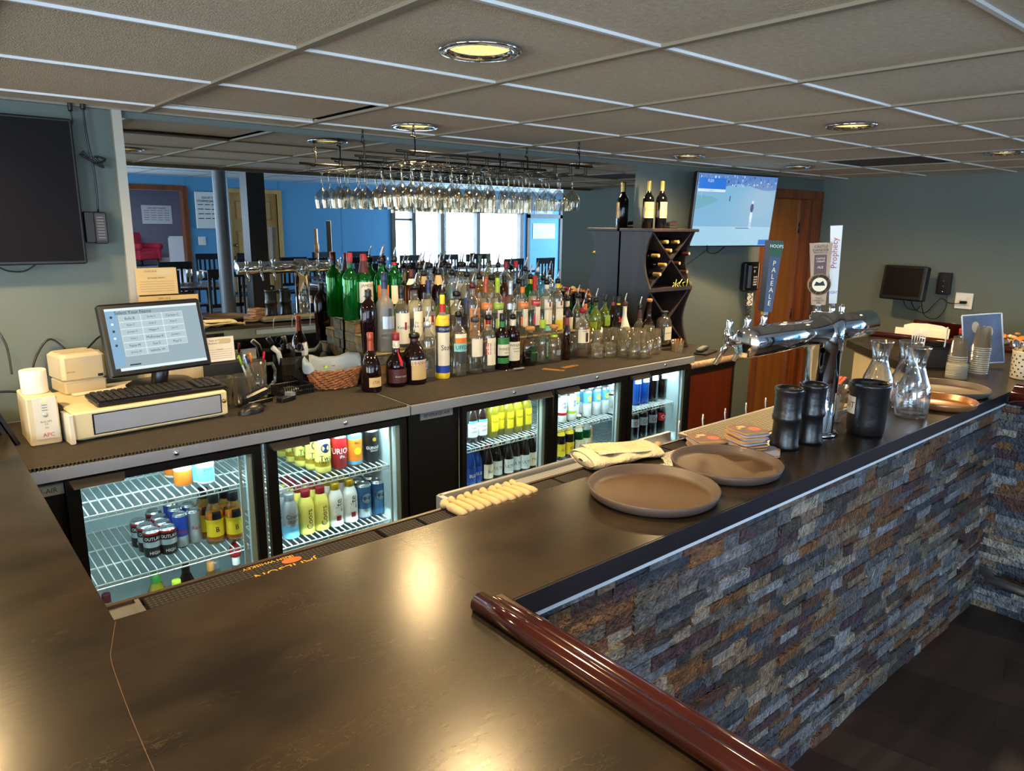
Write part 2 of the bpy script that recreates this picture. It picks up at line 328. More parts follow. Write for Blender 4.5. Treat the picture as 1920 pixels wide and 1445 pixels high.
# ------------------------------------------------------------------ setting: shell
XL, XR, YB = -5.2, 6.34, 3.25
fb = MB().box(XL-.3, XR+.2, -0.2+.0, YB+.35, -0.06, 0); struct('floor', fb, 'floor_wood')
fb = MB().box(XL-.3, 15, -6.6, -0.2, -0.06, 0); struct('floor_dining', fb, 'floor_wood')
# back wall with the door opening x 5.46..6.27 z<2.0
wb = MB().box(XL, 5.46, YB, YB+.12, 0, CEIL+.3).box(5.46, 6.27, YB, YB+.12, 2.0, CEIL+.3).box(6.27, XR+.12, YB, YB+.12, 0, CEIL+.3)
struct('wall_back', wb, 'paint')
struct('wall_right', MB().box(XR, XR+.12, -0.05, YB, 0, CEIL+.3), 'paint')
struct('wall_left', MB().box(XL-.12, XL, -6.4, YB+.1, 0, 3.0), 'paint')
# door in the back wall
d = tag(thing('door_1', 'oak slab door in a dark stained frame in the corner beside the hanging television', 'door', (0, 0, 0)), kind='structure')
MB().bbox(5.47, 6.1, YB+.085, YB+.12, 0.01, 1.99, .003).build('door_panel', 'oak', d)
MB().box(5.39, 5.47, YB-.02, YB+.11, 0, 2.06).box(6.24, 6.325, YB-.02, YB+.125, 0, 2.06).box(5.47, 6.24, YB-.019, YB+.11, 1.99, 2.06).box(6.12, 6.24, YB+.07, YB+.13, 0, 1.989).box(6.17, 6.24, YB+.02, YB+.07, 0, 1.989).build('frame', 'oak_trim', d)
h = MB()
for z in (0.3, 1.0, 1.75): h.tube([(6.115, YB+.075, z-.045), (6.115, YB+.075, z+.045)], .008, 8)
h.build('hinge', 'black', d)
MB().lathe([(0.0, 0), (.01, 0), (.01, .005), (0, .005)], 10, T=TR(5.62, YB+.083, 1.62, rx=RD(90))).build('peephole', 'brass', d)
# soffit ceiling over the bar: tiles, T-grid
GX0, GY0, GS, GT = 0.835, 1.804, 0.628, 0.62
ys0, ys1 = 0.40, YB
xs = [GX0+GS*k for k in range(-10, 10)]; ysl = [GY0+GT*k for k in range(-2, 3)]
cb = MB()
tilt = {}
for i in range(-10, 10):
    for j in range(-3, 3):
        x0, x1 = GX0+GS*i, GX0+GS*(i+1); y0, y1 = GY0+GT*j, GY0+GT*(j+1)
        x0, x1 = max(x0, XL), min(x1, XR); y0, y1 = max(y0, ys0), min(y1, ys1)
        if x1-x0 < .02 or y1-y0 < .02: continue
        hole = None
        for lx, ly in LAMPS:
            if x0 < lx < x1 and y0 < ly < y1: hole = (lx, ly)
        e = .009; zz = CEIL+.006
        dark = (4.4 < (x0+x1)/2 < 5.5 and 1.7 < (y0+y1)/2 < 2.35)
        if i == 0 and j == 1:
            cb.box(x0+e, x1-e, y0+.03, y1-e, zz+.012, zz+.024, 0, T=TR(0, 0, .0)); continue
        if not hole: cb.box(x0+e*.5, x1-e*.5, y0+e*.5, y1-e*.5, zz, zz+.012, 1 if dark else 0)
        else:
            hx_, hy_ = hole; n = 20; R_ = .078
            ring = [(hx_+R_*cos(2*pi*k/n), hy_+R_*sin(2*pi*k/n)) for k in range(n)]
            def outp(a):
                c_, s_ = cos(a), sin(a); tx = ((x1-hx_)/c_ if c_ > 0 else (x0-hx_)/c_) if abs(c_) > 1e-6 else 9; ty = ((y1-hy_)/s_ if s_ > 0 else (y0-hy_)/s_) if abs(s_) > 1e-6 else 9
                q = min(tx, ty); return (hx_+c_*q, hy_+s_*q)
            angs = sorted([2*pi*k/n for k in range(n)]+[math.atan2(yy-hy_, xx-hx_) % (2*pi) for xx in (x0, x1) for yy in (y0, y1)])
            vi = [(hx_+R_*cos(a), hy_+R_*sin(a), zz) for a in angs]; vo = [(*outp(a), zz) for a in angs]; k = len(angs)
            cb.add(vi+vo, [(q, (q+1) % k, k+(q+1) % k, k+q) for q in range(k)], 0)
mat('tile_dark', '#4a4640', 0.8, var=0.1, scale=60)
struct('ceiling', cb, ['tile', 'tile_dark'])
g = MB()
for y in ysl:                                                       # daylight and shade painted in: runners along x white, crossing ones dull
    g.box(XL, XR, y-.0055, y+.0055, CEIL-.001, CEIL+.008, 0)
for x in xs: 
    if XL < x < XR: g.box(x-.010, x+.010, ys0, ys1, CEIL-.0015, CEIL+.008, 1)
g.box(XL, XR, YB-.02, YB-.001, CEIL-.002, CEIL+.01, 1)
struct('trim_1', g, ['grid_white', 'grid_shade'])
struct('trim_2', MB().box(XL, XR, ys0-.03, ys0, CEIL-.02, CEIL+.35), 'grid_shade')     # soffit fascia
# roof above so no light leaks
struct('ceiling_deck', MB().box(XL-.1, XR+.1, ys0-.02, YB+.1, CEIL+.12, CEIL+.2), 'black_matte')
# lamps
def can_lamp(i, x, y, label):
    t = thing('recessed_ceiling_light', label, 'ceiling light', (x, y, CEIL), group='recessed can lights in the bar ceiling')
    MB().lathe([(.074, .004), (.100, .002), (.103, -.003), (.096, -.007), (.082, -.006), (.076, .002), (.068, .055)], 32).build('trim_ring', 'chrome', t)
    MB().lathe([(0, .0165), (.05, .018), (.0745, .015)], 24, c=(0, 0, -.01)).build('lens', 'lamp_glow', t)
mt, t_, b_ = nt('lamp_glow'); b_.inputs['Base Color'].default_value = (.9, .7, .3, 1)
tc = N(t_, 'ShaderNodeTexCoord'); vz = N(t_, 'ShaderNodeTexVoronoi'); vz.inputs['Scale'].default_value = 160; link(t_, tc.outputs['Object'], vz.inputs['Vector'])
mr = N(t_, 'ShaderNodeMapRange'); mr.inputs[1].default_value = 0; mr.inputs[2].default_value = .7; mr.inputs[3].default_value = .9; mr.inputs[4].default_value = .33
link(t_, vz.outputs['Distance'], mr.inputs[0]); link(t_, mr.outputs[0], b_.inputs['Emission Strength']); b_.inputs['Emission Color'].default_value = (1, .78, .26, 1)
MATS['lamp_glow'] = mt
LL = ['chrome-rimmed recessed ceiling light nearest the camera, above the bar front', 'chrome-rimmed recessed ceiling light directly above the hanging glass rack', 'recessed ceiling light above the chrome beer tower', 'recessed ceiling light between the wine rack and the golf television', 'recessed ceiling light in front of the oak door in the corner', 'recessed ceiling light nearest the wall-mounted monitor, beside the dark ceiling panel', 'recessed ceiling light above the far end of the bar return on the near side', 'recessed ceiling light above the paper roll and battery unit', 'recessed ceiling light above the mahogany rail end']
for i, (x, y) in enumerate(LAMPS): can_lamp(i, x, y, LL[i])
# ------------------------------------------------------------------ dining room (seen in the mirror)
DZ = 0.28; DY = -6.3
struct('floor_raised', MB().box(XL, 15, DY-.1, -1.6, 0, DZ), 'floor_light')
dw = MB()
DC = 2.45
def seg(x0, x1, z0=0, z1=DC+.1, y=DY): dw.box(x0, x1, y-.12, y, z0, z1)
# openings: alcove doorway 2.45..3.77, pine door 4.58..5.36, windows 7.72..11.1 z .8..2.0
seg(XL, -3.6); seg(-3.6, 2.4, 0, .8); seg(-3.6, 2.4, 2.4); seg(2.4, 2.5); seg(2.5, 3.77, 2.24); seg(3.77, 4.52); seg(4.52, 5.36, 2.24); seg(5.36, 7.72); seg(7.72, 11.1, 0, .85); seg(7.72, 11.1, 2.02); seg(11.1, 15)
for x in (3.82, 4.5, 5.4, 6.6): dw.box(x-.006, x+.006, DY, DY+.004, DZ, DC)
struct('wall_front', dw, 'dining_paint')
struct('ceiling_dining', MB().box(XL, 15, DY-.1, ys0, DC, DC+.06), 'dining_tile')
g = MB()
for k in range(14): x = 1.2+k*.9; g.box(x-.012, x+.012, DY, ys0-.04, DC-.004, DC)
for k in range(6): y = DY+1.2*k+.3; g.box(XL, 15, y-.012, y+.012, DC-.004, DC)
struct('trim_3', g, 'grid_shade')
struct('wall_dining_right', MB().box(14.9, 15, DY-.1, 0, 0, .9).box(14.9, 15, DY-.1, 0, 2.3, DC+.1).box(14.9, 15, DY-.1, -5.3, .9, 2.3).box(14.9, 15, -1.1, 0, .9, 2.3), 'dining_paint')
struct('wall_dining_back', MB().box(XR+.12, 15, -.05, .07, 0, DC+.1), 'paint')
# alcove beyond the doorway with grey wall
al = MB().box(0.5, 9, DY-14.2, DY-14.1, 0, 3.2).box(0.4, .5, DY-14.2, DY-.12, 0, 3.2).box(9, 9.1, DY-14.2, DY-.12, 0, 3.2)
struct('wall_alcove', al, 'grey_paint'); struct('ceiling_alcove', MB().box(.4, 9.1, DY-14.2, DY-.12, 3.2, 3.25), 'dining_tile')
struct('floor_alcove', MB().box(.4, 9.1, DY-14.2, DY-.12, DZ-.05, DZ-.0), mat('carpet', '#8c98a6', .95, var=.1).name)
struct('baseboard_alcove', MB().box(.5, 9, DY-14.1, DY-14.08, DZ, DZ+.22), 'white')
area('alcove_light', (4.5, DY-8, 3.1), (0, 0, 0), 3, 6, 170, (.8, .85, 1))
def doorframe(nm, x0, x1, z1, wdt, mt_):
    return struct(nm, MB().box(x0-wdt, x0, DY-.14, DY+.03, DZ, z1+wdt).box(x1, x1+wdt, DY-.14, DY+.03, DZ, z1+wdt).box(x0, x1, DY-.14, DY+.03, z1, z1+wdt), mt_)
doorframe('trim_4', 2.5, 3.76, 2.22, .08, 'oak_trim')
d2 = tag(thing('door_2', 'pine panel door with narrow glass lights, reflected in the mirror behind a dark column', 'door', (4.52, DY-.06, DZ)), kind='structure')
p = MB().box(0, .84, -.02, .02, 0, 1.94, 0)
for z0, z1 in ((.15, .7), (.85, 1.3), (1.5, 1.8)):
    for x0, x1 in ((.12, .38), (.46, .72)): p.bbox(x0, x1, .02, .03, z0, z1, .008, 0)
p.build('door_panel', 'pine', d2)
MB().box(.25, .33, .022, .036, .85, 1.45).box(.25, .33, .022, .036, .65, .8).build('glass_light', 'white', d2)
MB().lathe([(0, 0), (.03, .0), (.035, .03), (.02, .05), (0, .055)], 12, T=TR(.08, .03, .85, rx=RD(-90))).lathe([(0, 0), (.025, 0), (.02, .02), (0, .022)], 12, T=TR(.08, .03, 1.06, rx=RD(-90))).build('door_knob', 'brass', d2)
doorframe('trim_5', 4.52, 5.36, 2.22, .07, 'pine')
# window bank
wf = tag(thing('window_1', 'bank of tall dining room windows with dark brown mullions, seen in the mirror', 'window', (0, 0, 0)), kind='structure')
f = MB()
for x in (7.72, 8.2, 8.9, 9.85, 11.1): f.box(x-.045, x+.045, DY-.1, DY+.03, .85, 2.02)
f.box(7.68, 11.15, DY-.1, DY+.03, 1.98, 2.06).box(7.68, 11.15, DY-.1, DY+.05, .8, .87).box(7.72, 8.2, DY-.06, DY+.0, 1.8, 1.84)
f.build('frame', mat('brown_trim', '#5a4638', .5, var=.2).name, wf)
w2 = tag(thing('window_2', 'wide window bank of the dining room behind the photographer', 'window', (0, 0, 0)), kind='structure')
f = MB()
for k in range(6): x = -3.6+1.2*k; f.box(x-.04, x+.04, DY-.1, DY+.02, .8, 2.4)
f.build('frame', 'brown_trim', w2)
rd = tag(thing('door_3', 'blue door in a brown frame with a paper notice, reflected beside the windows', 'door', (11.35, DY-.02, DZ)), kind='structure')
MB().box(0, .95, 0, .03, 0, 1.95).build('door_panel', 'dining_paint', rd)
MB().box(-.09, 0, 0, .06, 0, 2.05).box(.95, 1.03, 0, .06, 0, 2.05).box(-.09, 1.03, 0, .06, 1.62, 1.7).build('frame', 'brown_trim', rd)
MB().box(.1, .8, .035, .04, 1.15, 1.5).box(.15, .7, .035, .04, 1.72, 2.0).build('notice', 'paper', rd)
# columns
tag(MB().lathe([(.07, DZ), (.07, CEIL+.3)], 20, c=(0, 0, 0)).build('column', 'column_grey', loc=(2.55, -0.95, 0)), 'round grey steel column reflected in the mirror between doorway and dark post', 'column', kind='structure')
tag(MB().box(-.095, .095, -.095, .095, 0, CEIL+.3).build('column', 'column_dark', loc=(3.0, -1.3, 0)), 'square dark wooden column reflected in front of the pine door', 'column', kind='structure')
# notice boards
def board(nm, label, cx, y, cz, w_, h_, lines, cat='sign'):
    t = thing(nm, label, cat, (cx, y, cz))
    b = MB().bbox(-w_/2, w_/2, -.02, 0.0, -h_/2, h_/2, .01, m=1); T_ = lambda x0, z0: (lambda x, z: (x0-x, 0.004, z0+z))
    y0 = h_*.34
    for k, (s_, sz) in enumerate(lines):
        b.text(s_, sz, T_(0, y0), 0); y0 -= sz*1.6
    n = max(3, int((y0+h_*.42)/(.075)))
    for k in range(n):
        for q in range(4): b.box(-w_*.42+q*w_*.22, -w_*.42+q*w_*.22+w_*.17, .0, .003, y0-k*.075-.006, y0-k*.075+.006)
    b.build('panel', ['ink', 'white'], t)
board('notice_board', 'tall white rounded notice board reflected on the blue wall beside the doorway', 4.2, DY+.03, 1.92, .5, .6, [('SHEET RULES', .035), ('ANNOUNCEMENTS', .035)])
board('notice_board', 'wide white notice board reflected on the grey alcove wall above the red armchair', 7.05, DY-14.06, 1.93, .95, .62, [('SUNDAY SPECIALS', .05)])
tag(MB().bbox(-.06, .06, 0, .012, -.07, .07, .004).box(-.012, .012, .012, .02, -.02, .02).build('light_switch', 'white', loc=(4.02, DY+.002, 1.42)), 'white light switch plate reflected under the tall notice board', 'switch')
mb = MB().bbox(-.55, 0, 0, .05, 0, .95, .006).bbox(-.6, -.05, .06, .1, 0, .9, .006)
tag(mb.build('leaning_panel', 'white', loc=(7.75, DY-13.5, DZ)), 'white boards leaning on the grey alcove wall, seen in the mirror', 'panel')
# red armchair
ac = thing('armchair', 'red upholstered armchair reflected in the alcove beyond the doorway', 'armchair', (6.25, DY-13.3, DZ), rz=RD(150))
MB().bbox(-.35, .35, -.4, .3, .2, .48, .05).build('seat', 'red_cloth', ac)
MB().grid(lambda u, v: (-.4+.8*u, .3+.08*v, .3+.75*v+.04*sin(pi*u)), 8, 6).grid(lambda u, v: (-.4+.8*u, .44+.08*v, .3+.75*v+.04*sin(pi*u)), 8, 6).bbox(-.4, .4, .3, .48, .3, 1.0, .05).build('backrest', 'red_cloth', ac)
for s_ in (-1, 1):
    MB().bbox(s_*.4-.07, s_*.4+.07, -.42, .35, .2, .6, .03).lathe([(0, -.4), (.1, -.4), (.11, -.38), (.11, .35), (0, .35)], 14, T=TR(s_*.42, -.03, .62, rx=RD(-90))).build('armrest', 'red_cloth', ac)
    for y in (-.35, .35): MB().tube([(s_*.36, y, 0), (s_*.34, y, .2)], .025, 8, rs=[.018, .03]).build('leg', 'black', ac)
# tables and chairs of the dining room
def make_table(): 
    t = thing('dining_table', 'x', 'table', (0, 0, DZ))
    MB().bbox(-.6, .6, -.4, .4, .72, .75, .008).build('table_top', mat('table_wood', '#4a2c22', .25, var=.3).name, t)
    MB().lathe([(.25, 0), (.22, .03), (.04, .06), (.035, .7), (.2, .72)], 14).build('pedestal', 'black', t)
    index_kids(t); return t
def make_chair():
    t = thing('dining_chair', 'x', 'chair', (0, 0, DZ))
    MB().bbox(-.21, .21, -.21, .2, .44, .47, .01).build('seat', 'chair_black', t)
    b = MB().box(-.2, .2, .2, .225, .88, .97)
    b.box(-.2, .2, .19, .21, .56, .6)
    for x in (-.14, -.07, 0, .07, .14): b.box(x-.014, x+.014, .2, .215, .58, .9)
    b.build('backrest', 'chair_black', t)
    for x in (-.19, .19):
        MB().tube([(x, -.19, 0), (x, -.19, .45)], .018, 6).build('leg', 'chair_black', t)
        MB().tube([(x, .24, 0), (x, .2, .45), (x, .215, .97)], .018, 6).build('leg', 'chair_black', t)
    index_kids(t); return t
T0 = make_table(); C0 = make_chair()
tabs = [(2.35, -2.3, 'dark dining table reflected just beyond the bar, at the round column', 8), (4.1, -4.5, 'dark dining table reflected near the doorway frame', 0), (6.0, -4.4, 'dark dining table reflected in front of the blue wall', 0), (7.4, -2.7, 'dark dining table reflected nearest the window bank', 0), (4.9, -2.5, 'dark dining table reflected behind the beer tower', 0)]
first = True; used = False
CH = [[(-.3, -.62, 0, 180), (.35, -.62, 0, 180), (-.3, .62, 0, 0), (.35, .62, 0, 0)]]
side = {'-1': 'far', '1': 'near'}
names_t = ['table by the round column', 'table near the doorway', 'table before the blue wall', 'table nearest the windows', 'table behind the beer tower']
wg = []
for k, (x, y, lab, rz) in enumerate(tabs):
    t = T0 if k == 0 else copy_tree(T0); t.location = (x, y, DZ); t.rotation_euler.z = RD(rz); tag(t, lab, 'table', 'dining tables in the mirror')
    for q, (dx, dy, _z, r) in enumerate(CH[0]):
        c = C0 if not used else copy_tree(C0); used = True
        c.location = (x+dx, y+dy, DZ); c.rotation_euler.z = RD(r+random.uniform(-8, 8))
        tag(c, 'black slat-back chair, %s %s side, %s' % ('window' if dy < 0 else 'bar', 'left' if dx < 0 else 'right', names_t[k]), 'chair', 'black dining chairs in the mirror')
# ------------------------------------------------------------------ bar counter
BZ = 1.05
bar = thing('bar_counter', 'long L-shaped bar with dark brown laminate top and split-face slate front', 'bar', (0, 0, 0))
T = MB()
th = .045
def slab(poly, m=0, z1=BZ, z0=BZ-th):
    T.prism(poly, z0, z1, m)
slab([(.80, .957), (3.705, .957), (3.705, 1.349), (.80, 1.349)])                      # run A: front bar
slab([(.22, .12), (.7995, .12), (.7995, 1.349), (.22, 1.349)])                    # corner
slab([(-.62, .12), (.22, .12), (.22, 3.235), (-.62, 3.235)])                        # left leg
slab([(3.707, -1.6), (5.0, -1.6), (5.0, 2.11), (4.62, 2.11), (3.90, 1.39), (3.707, 1.349)])
T.box(.80, 3.705, .952, .957, BZ-th-.002, BZ-.001, 1)
T.box(.22, 3.7, 1.349, 1.352, BZ-th, BZ-.001, 1)
T.build('countertop', ['laminate', 'lam_edge'], bar)
s = MB()                                                                         # joints between the laminate sheets
s.cord([(.221, 1.343, BZ+.0002), (.20, 1.27, BZ+.0002), (.188, 1.22, BZ+.0002), (.181, 1.12, BZ+.0002), (.176, 1.0, BZ+.0002), (.172, .8, BZ+.0002), (.17, .5, BZ+.0002)], .0007, 4)
s.build('seam', mat('seam', '#5c4630', .8).name, bar)
MB().box(.79, 3.70, .9555, .968, BZ-th-.014, BZ-th-.0015).build('metal_strip', mat('strip', '#dfe6ee', .45).name, bar)  # pale matte colour stands in for the strip's bright daylight reflection
mb = MB(); random.seed(11)
def stones(x0, x1, z0, z1, fn):
    z = z0
    while z < z1-.004:
        hgt = random.choice([.024, .03, .036, .042]); zz = min(z+hgt, z1)
        x = x0-random.uniform(0, .1)
        while x < x1:
            L = random.uniform(.05, .2); xa, xb = max(x, x0), min(x+L, x1)
            if xb-xa > .006 and not (xb-xa < .09 and random.random() < .07):
                dd = random.choice([0, .003, .006, .01, .016, .022]); j = [random.uniform(-.003, .003) for _ in range(4)]
                mb.add(*fn(xa+.0006, xb-.0006, z+.0005, zz-.0005, dd, j), m=random.randrange(len(SLATE)))
            x += L
        z = zz
FS = [(0, 3, 2, 1), (4, 5, 6, 7), (0, 1, 5, 4), (1, 2, 6, 5), (2, 3, 7, 6), (3, 0, 4, 7)]
def fx(xa, xb, z0, z1, dd, j):
    y = .972-dd*.55
    return ([(xa, y+j[0], z0), (xb, y+j[1], z0), (xb, 1.0, z0), (xa, 1.0, z0), (xa, y+j[2], z1), (xb, y+j[3], z1), (xb, 1.0, z1), (xa, 1.0, z1)], [tuple(reversed(f)) if False else f for f in FS])
stones(.8, 3.72, 0.0, BZ-th-.014, fx)
def fx2(xa, xb, z0, z1, dd, j):                                                     # return leg, facing the camera side
    x = 3.742-dd*.55
    return ([(x+j[0], xa, z0), (x+j[2], xa, z1), (3.78, xa, z1), (3.78, xa, z0), (x+j[1], xb, z0), (x+j[3], xb, z1), (3.78, xb, z1), (3.78, xb, z0)], FS)
stones(-1.5, .985, 0.0, BZ-th-.014, fx2)
mb.build('stone_cladding', SLATE, bar)
MB().box(.8, 3.75, 1.0, 1.28, 0, BZ-th).box(3.78, 4.9, -1.5, .95, 0, BZ-th).box(-.5, .12, .3, 3.2, 0, BZ-th).box(-.5, .8, .3, .45, 0, BZ-th).box(.68, .8, .3, 1.0, 0, BZ-th).box(4.66, 4.95, .95, 2.05, 0, BZ-th).build('base', 'black_matte', bar)
def railprof():                                                                  # padded bar rail: outer roll and inner lip
    return [(-.030, 0), (-.035, .010), (-.034, .021), (-.027, .030), (-.016, .034), (-.005, .031), (.001, .022), (.004, .008), (.008, .005), (.013, .009), (.020, .013), (.040, .012), (.050, .006), (.056, -.006), (.057, -.05), (.04, -.056), (.0, -.05), (0, 0)]
def rail(xc, y0, y1, flip=1):
    pr = railprof(); vs = []; ysq = [y1, y1-.006]+[y1-.006-(y1-.006-y0)*k/6 for k in range(1, 7)]
    r = MB()
    for k, y in enumerate(ysq):
        sc = .72 if k == 0 else 1
        vs += [(xc+flip*(a*sc+.012*(1-sc)), y, BZ+b*(sc if b > 0 else 1)) for a, b in pr]
    n = len(pr); fs = [(k*n+i, k*n+(i+1) % n, (k+1)*n+(i+1) % n, (k+1)*n+i) for k in range(len(ysq)-1) for i in range(n)]
    if flip < 0: fs = [tuple(reversed(f)) for f in fs]
    r.add(vs, fs, 0, None, True); r.add(vs, [tuple(range(n)) if flip > 0 else tuple(reversed(range(n)))], 0)
    return r
rail(.766, .12, .975).build('bar_rail', 'mahogany', bar)
rail(3.745, -1.55, .945, -1).build('bar_rail', 'mahogany', bar)
r = MB(); pr = railprof()
rail(4.97, -1.55, 2.12, 1).build('bar_rail', 'mahogany', bar)
# foot rail at the far end
fr = thing('foot_rail', 'tubular steel foot rail on short brackets at the far corner of the slate bar', 'foot rail', (0, 0, 0))
MB().tube([(3.60, -1.4, .2), (3.60, .75, .2), (3.62, .88, .2), (3.70, .93, .2)], .022, 10).build('tube', 'steel_rough', fr)
for y in (.7, -.4): MB().tube([(3.60, y, .2), (3.60, y, .02), (3.60, y, .0)], .008, 6, rs=[.008, .008, .02]).tube([(3.6, y, .2), (3.74, y, .2)], .008, 6).build('bracket', 'chrome', fr)
# service ledge with rubber mats behind the bar top
led = thing('mat_ledge', 'narrow brown service ledge running behind the bar top', 'ledge', (0, 0, 0))
MB().box(.22, 3.4, 1.353, 1.44, 1.014, 1.026).box(.22, 3.4, 1.432, 1.442, 1.026, 1.038).build('ledge', mat('ledge_brown', '#3a2c22', .4, var=.2).name, led)
MB().box(.22, 3.4, 1.353, 1.36, .93, 1.014).box(.22, 3.4, 1.43, 1.44, .95, 1.014).build('apron', 'steel_rough', led)
mts = [(.285, .79), (.80, .905), (.912, 1.02), (1.03, 1.235), (1.24, 1.37), (1.377, 1.50), (1.507, 1.66), (1.667, 1.86), (1.867, 1.98)]
wd = ['longest mat, printed with yellow lettering', 'second from the left corner of the ledge', 'third from the left, before the rolled napkins', 'under the row of rolled napkins', 'just right of the rolled napkins', 'between the napkins and the white towel', 'half under the white towel', 'under the single napkin by the towel', 'beside the stack of coasters']
for k, (a, b) in enumerate(mts):
    t = thing('bar_mat', 'black rubber spill mat, '+wd[k], 'bar mat', (a, 1.358, 1.0265), group='rubber spill mats on the service ledge')
    m_ = MB().bbox(0, b-a, 0, .072, 0, .010, .002)
    if k == 0:
        q = m_; f_ = lambda x, z: (.27-x, .02-z, .0112)
        q.text('JAMESON', .030, lambda x, z: (.27-x, .018-z, .0112), 1)
        q.text('IRISH WHISKEY', .0115, lambda x, z: (.245-x, .062-z, .0112), 1)
        mat('gold_print', '#d79a2c', .6)
        MB().lathe([(0, .0108), (.016, .0108), (.0175, .0112)], 20, T=TR(.29, .043, 0)@Matrix.Diagonal((1.25, .75, 1, 1))).build('emblem', mat('emblem_orange', '#b4561e', .6).name, t)
    m_.build('mat_body', ['bar_mat', 'gold_print'] if k == 0 else 'bar_mat', t)
MB_ = MB().box(.222, .278, 1.36, 1.43, 1.027, 1.032).box(.27, .278, 1.36, 1.43, 1.027, 1.038)
tag(MB_.build('steel_pan', 'steel_rough'), 'small shallow steel pan at the inner corner of the bar ledge', 'pan')
# ice bin
ib = thing('ice_bin', 'stainless steel ice bin with sliding lids under the service ledge', 'ice bin', (0, 0, 0))
MB().box(1.28, 2.5, 1.45, 1.86, .45, .83).build('body', 'steel', ib)
MB().bbox(1.30, 1.44, 1.47, 1.84, .83, .86, .004).box(1.31, 1.42, 1.48, 1.6, .862, .866).build('lid', 'steel_rough', ib)
l2 = MB().bbox(1.45, 2.2, 1.47, 1.84, .84, .868, .006).build('lid', 'steel', ib)
MB().tube([(1.62, 1.66, .868), (1.62, 1.66, .905), (1.84, 1.66, .905), (1.84, 1.66, .868)], .008, 8).build('handle', 'chrome', l2)
MB().box(1.28, 2.5, 1.86, 1.875, .8, .875).box(1.27, 1.29, 1.45, 1.87, .5, .875).build('back_ledge', 'steel', ib)
# perforated drip tray round the tower
dt = thing('drip_tray', 'perforated stainless drip tray beneath the chrome beer tower', 'drip tray', (0, 0, 0))
MB().box(1.97, 2.86, 1.235, 1.44, BZ+.0005, BZ+.012).build('tray', 'steel_rough', dt)
MB().box(1.985, 2.845, 1.25, 1.425, BZ+.012, BZ+.015).build('grate', 'perf_steel', dt)
